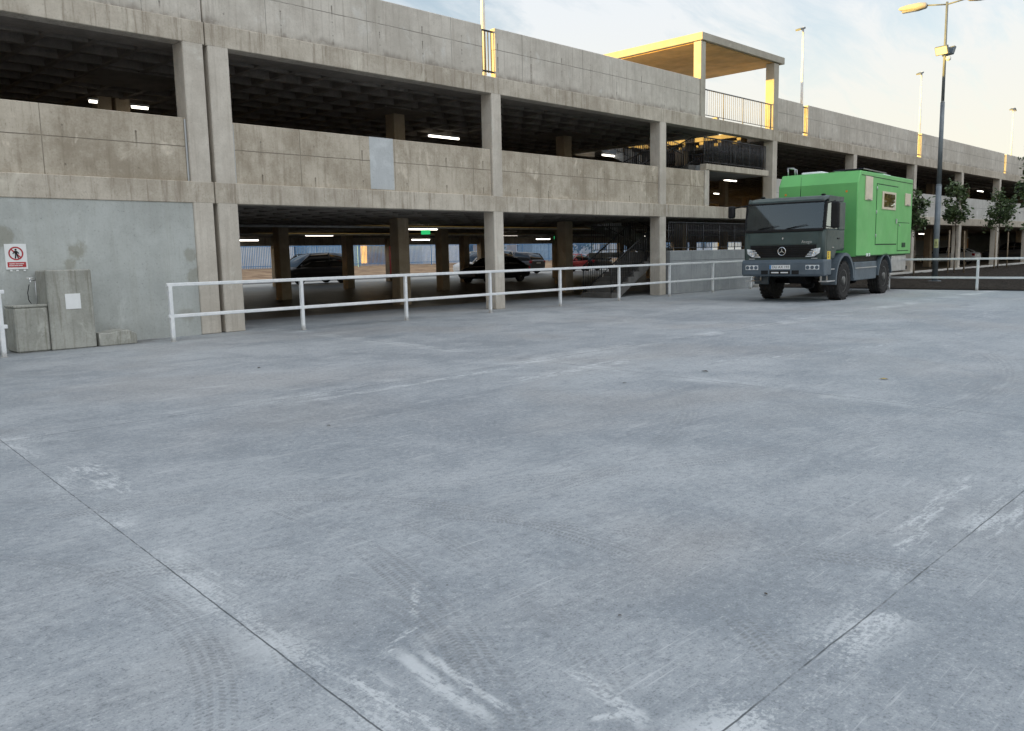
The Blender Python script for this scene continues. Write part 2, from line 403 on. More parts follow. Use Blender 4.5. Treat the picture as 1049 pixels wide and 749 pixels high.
M_kerb = mat('kerb_concrete', conc((0.50, 0.49, 0.46), (0.40, 0.39, 0.37), (0.3, 0.28, 0.26), None, 0.2))
M_white = mat('white_paint', color=(0.78, 0.80, 0.82), rough=0.42, vary=0.06, vscale=6)
def m_rail(g, b):
    P = g.pos(); x, y, z = g.sep(P); n = g.noise(P, 5, 5, 0.7); f = g.noise(P, 24, 4, 0.7)
    c = g.mix(g.step(n, 0.35, 0.7), (0.66, 0.68, 0.70), (0.80, 0.81, 0.82))
    c = g.mix(g.step(n * 0.4 + f * 0.6, 0.60, 0.68) * 0.55, c, (0.33, 0.27, 0.21))
    c = g.mix(g.step(z - f * 0.16, 0.06, -0.06) * 0.7, c, (0.25, 0.24, 0.22))
    g.put(b.inputs['Base Color'], c); b.inputs['Roughness'].default_value = 0.5
M_rail = mat('chipped_white_rail_paint', m_rail)
M_galv = mat('galvanised_steel', color=(0.52, 0.53, 0.54), rough=0.4, metal=0.6, vary=0.1)
M_brail = mat('dark_railing_paint', color=(0.045, 0.045, 0.05), rough=0.5, vary=0.2)
M_rrail = mat('grey_railing_paint', color=(0.20, 0.20, 0.205), rough=0.6, vary=0.1)
M_pole = mat('lamp_pole_paint', color=(0.16, 0.185, 0.205), rough=0.5, metal=0.2, vary=0.12, vscale=2)
M_lamp = mat('lamp_housing', color=(0.40, 0.38, 0.34), rough=0.5, vary=0.05)
M_flood = mat('floodlight_glass', color=(0.7, 0.68, 0.62), rough=0.15, vary=0.03)
M_blk_m = mat('black_steel', color=(0.018, 0.018, 0.02), rough=0.45, metal=0.3, vary=0.2)
M_dark = mat('black_plastic', color=(0.008, 0.0085, 0.01), rough=0.55, spec=0.3, vary=0.2)
M_rub = mat('tyre_rubber', color=(0.028, 0.027, 0.027), rough=0.85, spec=0.25, vary=0.3, vscale=12)
M_rim = mat('dusty_rim_steel', color=(0.12, 0.12, 0.115), rough=0.6, metal=0.3, vary=0.3, vscale=9)
M_cab = mat('dark_green_cab_paint', color=(0.060, 0.084, 0.080), rough=0.5, spec=0.3, coat=0.05, vary=0.1, vscale=1.5)
M_bump = mat('grey_blue_plastic', color=(0.09, 0.118, 0.145), rough=0.55, vary=0.1, vscale=3)
M_green = mat('green_box_paint', color=(0.155, 0.475, 0.15), rough=0.5, spec=0.35, coat=0.0, vary=0.05, vscale=0.9)
M_seam = mat('seam_dark', color=(0.02, 0.06, 0.025), rough=0.8, vary=0.1)
M_cream = mat('cream_frame', color=(0.66, 0.58, 0.45), rough=0.5, vary=0.06)
M_chrome = mat('chrome', color=(0.72, 0.74, 0.76), rough=0.18, metal=1.0, vary=0.02)
M_hl = mat('headlight_lens', color=(0.80, 0.82, 0.84), rough=0.2, metal=0.0, vary=0.2, vscale=14)
M_orange = mat('orange_lens', color=(0.75, 0.25, 0.03), rough=0.3, vary=0.05)
M_yel = mat('yellow_sticker', color=(0.72, 0.52, 0.05), rough=0.5, vary=0.06)
M_red = mat('red_paint', color=(0.42, 0.03, 0.035), rough=0.5, vary=0.1)
M_tail = mat('tail_lens', color=(0.45, 0.02, 0.03), rough=0.2, vary=0.05)
M_plate = mat('number_plate', color=(0.75, 0.76, 0.76), rough=0.5, vary=0.03)
M_blue = mat('blue_paint', color=(0.09, 0.24, 0.48), rough=0.5, vary=0.12)
M_wood = mat('stake_wood', color=(0.26, 0.20, 0.135), rough=0.85, vary=0.25, vscale=10)
M_bark = mat('young_bark', color=(0.12, 0.095, 0.07), rough=0.9, vary=0.3, vscale=14)
M_seat = mat('seat_fabric', color=(0.05, 0.05, 0.055), rough=0.9, vary=0.2)
M_amber_refl = mat('amber_reflection_tint', color=(0.50, 0.30, 0.08), rough=0.8, vary=0.3, vscale=5)  # amber window reflection put into the colour of the panel behind the glass
M_solar = mat('solar_cell', color=(0.01, 0.012, 0.03), rough=0.15, vary=0.1)
M_tube = mat('lit_tube', color=(0.9, 0.9, 0.85), emit=(1.0, 0.93, 0.80), emit_s=0.9)
M_exit = mat('lit_exit_green', color=(0.02, 0.4, 0.12), emit=(0.05, 0.9, 0.28), emit_s=0.10)
def m_leaf(g, b):
    oi = g.n('ShaderNodeObjectInfo'); P = g.pos(); n = g.noise(P, 9, 3, 0.7)
    g.put(b.inputs['Base Color'], g.mix(g.step(n, 0.3, 0.7), (0.026, 0.048, 0.020), (0.11, 0.16, 0.06)))
    b.inputs['Roughness'].default_value = 0.55; b.inputs['Specular IOR Level'].default_value = 0.3
M_leaf = mat('leaf_green', m_leaf)
def glass(name, tint, gl=1.0):
    m = bpy.data.materials.new(name); m.use_nodes = True; nt = m.node_tree; g = G(nt)
    nt.nodes.remove(nt.nodes['Principled BSDF'])
    t = g.n('ShaderNodeBsdfTransparent'); t.inputs[0].default_value = tint + (1,)
    s = g.n('ShaderNodeBsdfGlossy'); s.inputs['Roughness'].default_value = 0.03; s.inputs[0].default_value = (gl * 0.80, gl * 0.92, gl, 1)
    fr = g.n('ShaderNodeFresnel'); fr.inputs[0].default_value = 1.45
    mx = g.n('ShaderNodeMixShader'); geo = g.n('ShaderNodeNewGeometry'); fac = S(g, fr.outputs[0]) * 2.6 * (1.0 - S(g, geo.outputs['Backfacing']))
    nt.links.new(g.m('MINIMUM', fac, 1.0).k, mx.inputs[0]); nt.links.new(t.outputs[0], mx.inputs[1]); nt.links.new(s.outputs[0], mx.inputs[2])
    nt.links.new(mx.outputs[0], nt.nodes['Material Output'].inputs[0]); return m
M_glass = glass('tinted_glass', (0.42, 0.46, 0.46)); M_clear = glass('clear_pane', (0.86, 0.88, 0.86)); M_glassd = glass('dark_glass', (0.06, 0.07, 0.07))

# ------------------------------------------------------------------ ground sheets
def sheet(name, x0, x1, y0, y1, z, m, nx=1, ny=1, fn=None):
    b = MB(); V = [[b.v((x0 + (x1 - x0) * i / nx, y0 + (y1 - y0) * j / ny, z + (fn(i / nx, j / ny) if fn else 0))) for i in range(nx + 1)] for j in range(ny + 1)]
    for j in range(ny):
        for i in range(nx): b.f([V[j][i], V[j][i + 1], V[j + 1][i + 1], V[j + 1][i]], 0, fn is not None)
    return tag(b.build(name, m), kind='structure')
sheet('ground', -900, 900, -900, 900, -0.02, M_asph)
sheet('parking_lot', -70, 31.55, -70, 20.2, 0.0, M_lot)
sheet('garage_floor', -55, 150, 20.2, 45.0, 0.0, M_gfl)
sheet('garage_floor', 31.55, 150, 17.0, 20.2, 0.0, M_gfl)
sheet('street', -60, 260, 50.2, 58, -0.012, M_asph)
sheet('pavement', -60, 260, 45.0, 50.2, -0.008, M_kerb)
rb = random.Random(3)
bd = {}
sheet('planting_bed', 31.6, 112, -22, 16.96, 0.0, M_mulch, 200, 100, lambda u, v: 0.03 + 0.07 * rb.random() * (1 if 0 < v < 1 and u > 0 else 0))
k = MB(); k.box(31.6, 112, 16.97, 17.42, -0.05, 0.13, 0.02); tag(k.build('kerb', M_kerb), kind='structure')
b = MB(); 
b.prism([(58, -0.02), (67, 0.75), (120, 0.85), (120, -0.02)], -60, 300, 'x'); tag(b.build('verge', M_earth), kind='structure')

# ------------------------------------------------------------------ parking garage
GAR = empty('parking_garage', (8.5, D, 0), 'weathered concrete multi storey parking garage with open decks and ribbed ceilings', 'parking garage')
def gp(mb, name, m): 
    o = mb.build(name, m, GAR); o.matrix_parent_inverse = Matrix.Translation((-8.5, -D, 0)); return o
Z1b, Z1t, ZP, Z2b, Z2t, ZPT = 2.767, 3.21, 4.50, 6.01, 6.50, 7.80
XL, XR = -48.0, 150.0
XJ = 8.42      # expansion joint
# front columns
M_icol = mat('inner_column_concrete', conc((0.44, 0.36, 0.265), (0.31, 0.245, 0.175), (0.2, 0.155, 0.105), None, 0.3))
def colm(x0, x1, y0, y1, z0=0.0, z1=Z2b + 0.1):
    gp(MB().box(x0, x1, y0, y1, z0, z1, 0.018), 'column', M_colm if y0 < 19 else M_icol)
colm(7.93, 8.37, D + 0.004, D + 0.48)
colm(8.47, 8.93, D + 0.004, D + 0.48)
for i in range(1, 14):
    xr = XC + PX * i; colm(xr - 0.38, xr, D + 0.004, D + 0.44)
for i in (1, 2, 3): colm(7.93 - PX * i - 0.2, 7.93 - PX * i + 0.2, D + 0.004, D + 0.44)
for yy in (21.5, 28.9, 36.4, 43.6):
    for i in range(1, 12):
        xr = XC + PX * i
        colm(xr - 0.44, xr + 0.0, yy, yy + 0.45)
colm(8.78, 9.17, 24.4, 24.8); colm(9.27, 9.66, 24.4, 24.8)
# edge beams (front), split at the expansion joint
for x0, x1 in ((XL, XJ - 0.012), (XJ + 0.012, XR)):
    gp(MB().box(x0, x1, D, D + 0.36, Z1b, Z1t, 0.012), 'edge_beam', M_beam)
    gp(MB().box(x0, x1, D, D + 0.36, Z2b, 6.46, 0.012), 'edge_beam', M_beam)
    gp(MB().box(x0, x1, 43.9, 44.3, 2.35, 3.4, 0.012), 'edge_beam', M_beam)
    gp(MB().box(x0, x1, 43.9, 44.3, 5.6, 6.5, 0.012), 'edge_beam', M_beam)
# spandrel panels of the upper deck
for i in range(-5, 17):
    xa = (XC + PX * i + 0.006) if i != -0 else 8.936; xb = XC + PX * (i + 1) - 0.386
    if i == -1: xb = 7.92
    if i < -1: xa, xb = XC + PX * i - .6, XC + PX * (i + 1) - 1.0
    if i == -1: xa = 0.4
    if i == 2: xb = 27.79
    pal = i >= 3
    gp(MB().box(xa, xb, D + 0.075, D + 0.26, Z1t - 0.02, ZP, 0.012), 'spandrel_panel', M_span2 if pal else M_span)
    if 0 <= i <= 2 or i == -1:     # pale mortar squeezed out beside the columns
        xs_ = (xb - 0.035, xb) if i == -1 else (xa, xa + 0.035)
        gp(MB().box(xs_[0], xs_[1], D + 0.071, D + 0.12, Z1t + 0.002, ZP - 0.03, 0.003), 'mortar_joint', M_patch)
gp(MB().box(27.80, 28.10, D + 0.03, D + 0.36, Z1t, 4.552, 0.012), 'column', M_colm)
gp(MB().box(12.53, 13.26, D + 0.071, D + 0.2, Z1t + 0.03, ZP + 0.004, 0.004), 'mortar_patch', M_patch)
# parapet
def par(x0, x1): gp(MB().box(x0, x1, D + 0.05, D + 0.25, 6.455, ZPT, 0.015), 'parapet_panel', M_par)
par(XL, XJ - 0.015); par(XJ + 0.015, 16.44); par(16.93, 27.42); par(33.42, 35.72)
gaps = [(35.72, 36.2), (49.7, 50.3), (66.5, 67.0), (82.8, 83.3)]
xs = 36.2
for a, c in gaps[1:]: par(xs, a); xs = c
par(xs, XR)
gp(MB().box(98, XR - .3, 43.6, 43.85, 0, 2.36), 'darkening_back_wall', M_rend)  # wall added to close off bright far openings and darken this end
b = MB(); b.box(XL, XR, 44.0, 44.2, 6.5, 7.6, 0.01); gp(b, 'parapet_panel', M_par)
# gap sills and gap railings
for a, c in [(16.45, 16.92), (35.73, 36.19), (49.71, 50.29), (66.51, 66.99)]:
    b = MB()
    for k in range(4): xx = a + 0.06 + (c - a - 0.12) * k / 3; b.box(xx - 0.011, xx + 0.011, D + 0.13, D + 0.152, 6.58, 7.70)
    b.box(a, c, D + 0.12, D + 0.16, 7.68, 7.72); b.box(a, c, D + 0.12, D + 0.16, 6.6, 6.64); gp(b, 'gap_railing', M_blk_m)
# infill wall, ground floor left
gp(MB().box(XL, 7.92, D + 0.02, D + 0.3, 0, Z1b + 0.05, 0.0), 'infill_wall', M_rend)
gp(MB().box(XL, XL + 0.3, D + 0.4, 44, 0, 7.6), 'end_wall', M_rend)
gp(MB().box(XR - .3, XR, D + 0.4, 44, 0, 7.6), 'end_wall', M_rend)
# slabs with coffers: plates with holes over the stairs
H1 = (29.4, 31.6, 20.6, 25.2)     # hole in the first deck  (x0,x1,y0,y1)
H2 = (29.2, 32.7, 17.55, 24.7)    # hole in the roof
def waffle(name, zb, zt, hole, m, mtop):
    b = MB(); hx0, hx1, hy0, hy1 = hole; y0, y1 = D + 0.34, 44.05
    zp = zb + 0.30
    for a in ((XL, hx0, y0, y1), (hx1, XR, y0, y1), (hx0, hx1, y0, hy0), (hx0, hx1, hy1, y1)):
        if a[3] - a[2] > 0.02: b.box(a[0], a[1], a[2], a[3], zp, zt)
    inh = lambda xa, xb, ya, yb: xa < hx1 + .1 and xb > hx0 - .1 and ya < hy1 + .1 and yb > hy0 - .1
    y = y0 + 1.15
    while y < 43.5:
        segs = [(-20, 92)]
        if hy0 - .1 < y < hy1 + .1: segs = [(-20, hx0 - .1), (hx1 + .1, 92)]
        for s0, s1 in segs: b.prism([(y - 0.11, zp), (y - 0.065, zb + 0.03), (y + 0.065, zb + 0.03), (y + 0.11, zp)], s0, s1, 'x')
        y += 0.92
    x = -20.0
    while x < 92:
        segs = [(y0 + 0.3, 43.8)]
        if hx0 - .1 < x < hx1 + .1: segs = ([(y0 + 0.3, hy0 - .1)] if hy0 - y0 > 0.6 else []) + [(hy1 + .1, 43.8)]
        for s0, s1 in segs: b.prism([(x - 0.11, zp), (x - 0.065, zb + 0.034), (x + 0.065, zb + 0.034), (x + 0.11, zp)], s0, s1, 'y')
        x += 0.92
    # solid heads round the columns
    for yy in (21.7, 29.1, 36.6):
        for i in range(-1, 12):
            xc = XC + PX * i - 0.22
            if not inh(xc - 1, xc + 1, yy - .9, yy + .9): b.box(xc - 1.1, xc + 1.1, yy - 0.95, yy + 0.95, zb + 0.02, zp - 0.002)
    b.box(-20, 92, y0 + 0.002, y0 + 0.5, zb + 0.012, zp - 0.003) if hole is H1 else None
    if hole is not H1:
        b.box(-20, hx0, y0 + 0.002, y0 + 0.7, zb + 0.012, zp - 0.003); b.box(hx1, 92, y0 + 0.002, y0 + 0.7, zb + 0.012, zp - 0.003)
    return gp(b, name, m)
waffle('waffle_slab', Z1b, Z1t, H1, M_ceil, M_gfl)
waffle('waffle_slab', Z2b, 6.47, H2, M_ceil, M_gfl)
for a in ((XL, H2[0], D + 0.3, 44), (H2[1], XR, D + 0.3, 44), (H2[0], H2[1], H2[3], 44)):
    gp(MB().box(a[0], a[1], a[2], a[3], 6.474, 6.495), 'roof_deck', M_kerb)
gp(MB().box(H2[0] - 0.14, H2[0], D + 0.3, H2[3] + .2, 5.95, 6.62, 0.01), 'stairwell_upstand_or_sun_block', M_canopy)  # left edge added to keep low sun out of the stairwell
# stairs ------------------------------------------------
M_stair = mat('dark_stair_concrete', conc((0.15, 0.145, 0.14), (0.09, 0.087, 0.083), (0.06, 0.056, 0.05), None, 0.3))
def flight(x0, z0, x1, z1, y0, y1, n):
    pts = []; dx, dz = (x1 - x0) / n, (z1 - z0) / n
    for i in range(n): pts += [(x0 + dx * i, z0 + dz * i), (x0 + dx * i, z0 + dz * (i + 1))]
    pts += [(x1, z1), (x1, z1 - 0.22), (x0 + dx * 1.2, z0 - 0.04)]
    b = MB(); b.prism(pts, y0, y1, 'y'); return gp(b, 'stair_flight', M_stair)
def flight_y(y0, z0, y1, z1, x0, x1, n):
    pts = []; dy, dz = (y1 - y0) / n, (z1 - z0) / n
    for i in range(n): pts += [(y0 + dy * i, z0 + dz * i), (y0 + dy * i, z0 + dz * (i + 1))]
    pts += [(y1, z1), (y1, z1 - 0.22), (y0 + dy * 1.2, z0 - 0.04)]
    b = MB(); b.prism(pts, x0, x1, 'x'); return gp(b, 'stair_flight', M_stw)
def rail_bars(b, p0, p1, h=1.02, sp=0.115, r=0.011, mid=True):
    p0, p1 = Vector(p0), Vector(p1); L = (p1 - p0).length; n = max(2, int(L / sp))
    up = Vector((0, 0, h))
    b.cyl(p0 + up, p1 + up, 0.025, n=6)
    b.cyl(p0 + Vector((0, 0, 0.1)), p1 + Vector((0, 0, 0.1)), 0.015, n=6)
    for k in range(n + 1):
        q = p0.lerp(p1, k / n); rad = 0.022 if k % 10 == 0 or k == n else r
        b.cyl(q + Vector((0, 0, 0.0 if rad > .02 else 0.1)), q + up, rad, n=5)
b = MB(); b.box(25.56, 33.0, D + 0.06, D + 0.26, 0, 1.57, 0.015); gp(b, 'stair_wall', M_stw)
b = MB(); b.box(25.56, 31.9, D + 0.27, 21.0, 1.36, 1.555); gp(b, 'stair_landing', M_stw)
flight(22.7, 0, 25.55, 1.555, D + 0.5, 19.0, 9)
flight_y(21.0, 1.555, 25.0, 3.21, 29.6, 31.4, 10)
b = MB(); rail_bars(b, (25.6, D + 0.16, 1.57), (32.9, D + 0.16, 1.57)); gp(b, 'landing_railing', M_brail)
for yy, a, c in ((D + 0.56, (22.75, 0), (25.5, 1.5)), (18.94, (22.75, 0), (25.5, 1.5))):
    b = MB(); rail_bars(b, (a[0], yy, a[1] + .1), (c[0], yy, c[1] + .1), 1.0); gp(b, 'stair_railing', M_blk_m)
for xx, p0, p1 in ((29.65, (21.0, 1.6), (25.0, 3.25)), (31.35, (21.0, 1.6), (25.0, 3.25)), (30.75, (21.1, 4.8), (24.6, 6.5)), (32.35, (21.1, 4.8), (24.6, 6.5))):
    b = MB(); rail_bars(b, (xx, *p0), (xx, *p1), 1.0); gp(b, 'stair_railing', M_blk_m)
b = MB(); rail_bars(b, (25.7, 20.95, 1.56), (29.5, 20.95, 1.56)); gp(b, 'landing_railing', M_brail)
# upper stair
b = MB(); b.box(27.86, 32.68, D + 0.012, D + 0.30, 4.555, 4.78, 0.012); gp(b, 'landing_beam', M_beam)
b = MB(); b.box(27.9, 32.68, D + 0.31, 21.1, 4.56, 4.755); gp(b, 'stair_landing', M_stw)
flight(23.6, Z1t, 27.88, 4.755, D + 0.5, 19.0, 9)
flight_y(21.1, 4.755, 24.6, 6.47, 30.7, 32.4, 10)
b = MB(); rail_bars(b, (27.95, D + 0.18, 4.78), (32.66, D + 0.18, 4.78), 0.98, 0.11, 0.016); gp(b, 'landing_railing', M_brail)
b = MB(); rail_bars(b, (32.6, D + 0.3, 4.78), (32.6, 21.0, 4.78), 0.98, 0.11, 0.016); gp(b, 'landing_railing', M_brail)
b = MB(); rail_bars(b, (27.95, 21.05, 4.78), (30.6, 21.05, 4.78), 0.98, 0.11, 0.016); gp(b, 'landing_railing', M_brail)
for yy, a, c in ((D + 0.56, (23.6, Z1t), (27.86, 4.76)), (18.94, (23.6, Z1t), (27.86, 4.76))):
    b = MB(); rail_bars(b, (a[0], yy, a[1] + .08), (c[0], yy, c[1] + .08), 0.98, 0.12, 0.013); gp(b, 'stair_railing', M_blk_m)
# roof railing between canopy columns + round the stair well
b = MB(); rail_bars(b, (27.78, D + 0.15, 6.47), (32.95, D + 0.15, 6.47), 1.02, 0.145, 0.009); gp(b, 'roof_railing', M_rrail)
# stair well upstand catching the evening sun
gp(MB().box(29.2, 30.6, 24.72, 24.9, 5.9, 6.55, 0.01), 'stairwell_upstand_or_sun_block', M_canopy)
# canopy over the stair
cr = gp(MB().box(27.44, 33.78, D - 0.03, 24.2, 9.17, 9.44, 0.012), 'canopy_roof', M_canopy)
M_bounce_tint = mat('bounce_tint_soffit', color=(0.62, 0.40, 0.17), rough=0.8, vary=0.12, vscale=1.2)  # tan colour stands in for orange sunlight bounced up from the deck
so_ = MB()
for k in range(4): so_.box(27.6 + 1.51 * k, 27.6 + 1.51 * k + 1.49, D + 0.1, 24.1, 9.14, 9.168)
so_.build('bounce_tint_panel', M_bounce_tint, cr)
def ccol(x0, x1, y0, y1): 
    o = MB().box(x0, x1, y0, y1, 6.462, 9.139, 0.012).build('canopy_column', M_canopy, cr); return o
ccol(27.44, 27.76, D + 0.02, D + 0.34); ccol(32.99, 33.40, D + 0.02, D + 0.40); ccol(27.44, 27.76, 23.7, 24.05); ccol(33.05, 33.40, 23.7, 24.05)
# pipes under the ceiling
for yy, zz in ((24.3, 2.62), (31.6, 2.6)):
    b = MB(); b.cyl((9, yy, zz), (60, yy, zz), 0.045, n=8); gp(b, 'ceiling_pipe', M_galv)

# ------------------------------------------------------------------ lights in the garage (hang from the ceilings)
def tube_light(x, y, z, label, L=1.5):
    t = empty('ceiling_light', (x, y, z), label, 'ceiling light', 0, 'fluorescent ceiling lights in the garage')
    MB().box(-L / 2, L / 2, -0.06, 0.06, 0.03, 0.09, 0.01).build('housing', M_white, t)
    MB().cyl((-L / 2 + .03, 0, 0.0), (L / 2 - .03, 0, 0.0), 0.035, n=8).build('tube', M_tube, t)
for a in (
    (21.3, 33.4, 2.62, 'long lit ceiling tube above the black van on the ground floor'),
    (22.2, 42.0, 2.62, 'lit ceiling tube at the far left of the ground floor beside the first pillar'),
    (21.1, 25.7, 2.62, 'lit tube right of the inner column, just above the green exit sign'),
    (34.2, 41.9, 2.62, 'lower lit tube just under the green exit sign right of the column'),
    (32.9, 32.7, 2.62, 'lit ceiling tube above the black sedan, right of the middle front column'),
    (33.2, 25.4, 2.62, 'large lit ceiling tube left of the stair column on the ground floor'),
    (46.3, 33.3, 2.62, 'lit ceiling tube close to the dark stair railing on the ground floor'),
    (45.0, 41.2, 2.62, 'small distant lit tube beside the wide inner column'),
    (50.0, 25.4, 2.62, 'lit ceiling tube seen above the ground floor landing railing'),
    (58.5, 27.4, 2.62, 'distant lit tube seen behind the landing railing left of the truck'),
    (62.5, 25.6, 2.62, 'lit ceiling tube between the lamp pole and the staked tree'),
    (20.6, 23.7, 5.86, 'lit tube under the upper deck ceiling left of the middle front column'),
    (30.6, 23.7, 5.86, 'lit tube under the upper deck ceiling left of the stair column'),
    (9.72, 23.9, 5.79, 'lit tube peeping over the leftmost spandrel panel, right one of two', 0.5),
    (8.45, 23.75, 5.79, 'short lit glimpse of a tube over the leftmost spandrel panel, left one of two', 0.25),
    (46.9, 27.2, 5.80, 'lit tube on the upper deck below the stair landing, nearer one'),
    (57.0, 34.0, 5.80, 'small lit tube on the upper deck below the stair landing, farther one'),
    (80.0, 27.0, 2.62, 'lit ceiling tube in the right half of the garage, just left of the silver sedan'),
    (101.0, 30.0, 2.62, 'lit ceiling tube above the black off roader behind the second staked tree'),
    (75.0, 21.0, 5.80, 'distant lit tube on the upper deck above the right hand young trees')):
    tube_light(*a)
def exit_sign(x, y, z, label):
    t = empty('exit_sign', (x, y, z), label, 'exit sign', R(-40), 'green exit signs')
    MB().box(-0.17, 0.17, -0.03, 0.03, -0.08, 0.09, 0.01).build('lit_panel', M_exit, t)
    b = MB(); b.cyl((-.12, 0, .11), (-.12, 0, .3), .008, n=5).cyl((.12, 0, .11), (.12, 0, .3), .008, n=5); b.build('hanger', M_galv, t)
exit_sign(20.2, 24.45, 2.45, 'green lit exit sign hanging right of the inner column with two tubes')
exit_sign(35.9, 31.8, 2.45, 'green lit exit sign hanging left of the wide inner column near the red car')
exit_sign(57.3, 27.6, 2.45, 'green lit exit sign glimpsed behind the truck cab')
exit_sign(46.6, 24.6, 5.55, 'green lit exit sign on the upper deck under the stair landing')

# ------------------------------------------------------------------ guard rails on the lot
def guard(name, p0, p1, posts, label, h=1.10, mid=0.47, ov=0.06):
    p0, p1 = Vector(p0), Vector(p1); d = (p1 - p0).normalized(); L = (p1 - p0).length
    t = empty(name, p0, label, 'guard rail', math.atan2(d.y, d.x))
    for s in posts:
        b = MB(); b.box(s - 0.036, s + 0.036, -0.036, 0.036, 0, h - 0.03, 0.006); b.box(s - 0.06, s + 0.06, -0.06, 0.06, 0, 0.010, 0.003)
        b.build('post', M_rail, t)
    for z in (h, mid):
        MB().box(-ov, L + ov, -0.034, 0.034, z - 0.034, z + 0.034, 0.012, seg=2).build('rail', M_rail, t)
xs = [6.86 + 2.93 * i for i in range(9)]
guard('guard_rail', (6.86, 16.12, 0), (31.2, 16.62, 0), [2.93 * i for i in range(9)], 'long white two bar guard rail in front of the open garage columns', 1.11, 0.50)
guard('guard_rail', (3.95, 16.07, 0), (-8, 15.85, 0), [0.03, 2.96, 5.9, 8.8, 11.7], 'white guard rail end cut off at the left edge by the plastered wall', 1.11, 0.52)
guard('guard_rail', (31.28, 15.9, 0), (31.28, -11.6, 0), [1.35 + 2.92 * i for i in range(-0, 9)], 'white two bar guard rail along the dark planting bed, right of the truck', 1.08, 0.44)

# ------------------------------------------------------------------ things by the plastered wall
t = empty('concrete_block', (5.19, 16.5, 0), 'tall rough concrete block with a white paper notice on its front', 'concrete block')
MB().box(-0.385, 0.385, 0.0, 0.63, 0, 1.45, 0.02).build('block', M_blk, t)
MB().box(-0.10, 0.16, -0.008, -0.002, 0.735, 1.015).build('paper_notice', M_plate, t)
t = empty('concrete_block', (4.52, 16.52, 0), 'low stained concrete block with a hollow top left of the tall block', 'concrete block')
b = MB(); b.box(-0.275, 0.275, 0.0, 0.6, 0, 0.80, 0.03); b.box(-0.275, 0.275, 0.0, 0.08, 0.802, 0.85, 0.01); b.box(-0.275, -0.2, 0.082, 0.6, 0.802, 0.84, 0.01); b.build('block', M_blk, t)
b = MB(); b.prism([(-0.34, 0.0), (0.36, 0.0), (0.355, 0.20), (0.2, 0.275), (0.02, 0.27), (-0.16, 0.24), (-0.335, 0.25)], 0.0, 0.5, 'y', bev=0.02)
tag(b.build('concrete_slab', M_blk, loc=(5.96, 16.5, 0)), 'broken low concrete slab lying against the wall right of the tall block', 'concrete slab')
t = empty('water_tap', (4.66, 16.95, 0), 'small metal water tap on a thin pipe above the low block', 'water tap')
b = MB(); b.tube([(0.09, 0.0, 0.8), (0.09, 0.0, 1.27), (0.0, -0.06, 1.28), (-0.03, -0.14, 1.27), (-0.03, -0.15, 1.22)], 0.012); b.build('pipe', M_galv, t)
b = MB(); b.box(-0.07, 0.03, -0.1, -0.08, 1.305, 1.325, 0.004); b.cyl((-0.02, -0.09, 1.27), (-0.02, -0.09, 1.31), 0.012); b.build('handle', M_chrome, t)
b = MB(); b.tube([(-0.02, -0.02, 1.2), (-0.06, -0.04, 1.05), (-0.055, -0.04, 0.92), (-0.02, -0.05, 0.85)], 0.007, 6); b.build('hose', M_dark, t)
# the prohibition sign
t = empty('prohibition_sign', (4.535, D + 0.012, 1.70), 'white square no pedestrians sign with red ring and red text band on the wall', 'sign')
MB().box(-0.18, 0.18, -0.006, 0.004, -0.225, 0.235, 0.004).build('board', M_plate, t)
b = MB(); 
for i in range(36):
    a0, a1 = 2 * math.pi * i / 36, 2 * math.pi * (i + 1) / 36
    q = [(r * math.cos(a), -0.009, 0.065 + r * 1.0 * math.sin(a)) for a, r in ((a0, 0.122), (a1, 0.122), (a1, 0.098), (a0, 0.098))]
    b.f([b.v(p) for p in q])
b.at((0, -0.0105, 0.065), (0, R(45), 0)).box(-0.115, 0.115, 0, 0.001, -0.011, 0.011); b.build('prohibition_ring', M_red, t)
b = MB(); b.at((0, -0.012, 0.06))
b.lathe([(0.0, -.0015), (0.017, -.0015), (0.017, 0.0), (0, 0)], (0.0, 0, 0.072), 'y', 14)
for pts in ([(-.022, .05), (.02, .05), (.024, -.01), (-.015, -.012)], [(-.014, -.012), (.004, -.012), (-.006, -.085), (-.026, -.085)], [(.004, -.012), (.024, -.012), (.045, -.085), (.026, -.085)], [(-.022, .05), (-.014, .035), (-.045, -.006), (-.058, .0)], [(.02, .05), (.014, .035), (.042, -.002), (.054, .008)]):
    b.prism(pts, -.0015, 0, 'y')
b.build('pedestrian_symbol', M_dark, t)
MB().box(-0.15, 0.15, -0.0085, -0.0065, -0.185, -0.09).build('text_band', M_red, t)
b = MB()
for zz, xs_ in ((-0.122, [(-.12, -.035), (-.02, .03), (.04, .12)]), (-0.155, [(-.125, -.05), (-.04, .02), (.03, .09)])):
    for a, c in xs_:
        x = a
        while x < c: b.box(x, min(x + 0.009, c), -0.0105, -0.0088, zz - 0.009, zz + 0.009); x += 0.0135
b.build('lettering', M_plate, t)
b = MB()
for x in (-0.1, 0.0, 0.12): b.box(x - 0.02, x + 0.02, -0.004, 0.0, -0.258, -0.232)
b.build('fixing_tab', M_plate, t)

exec_after = []
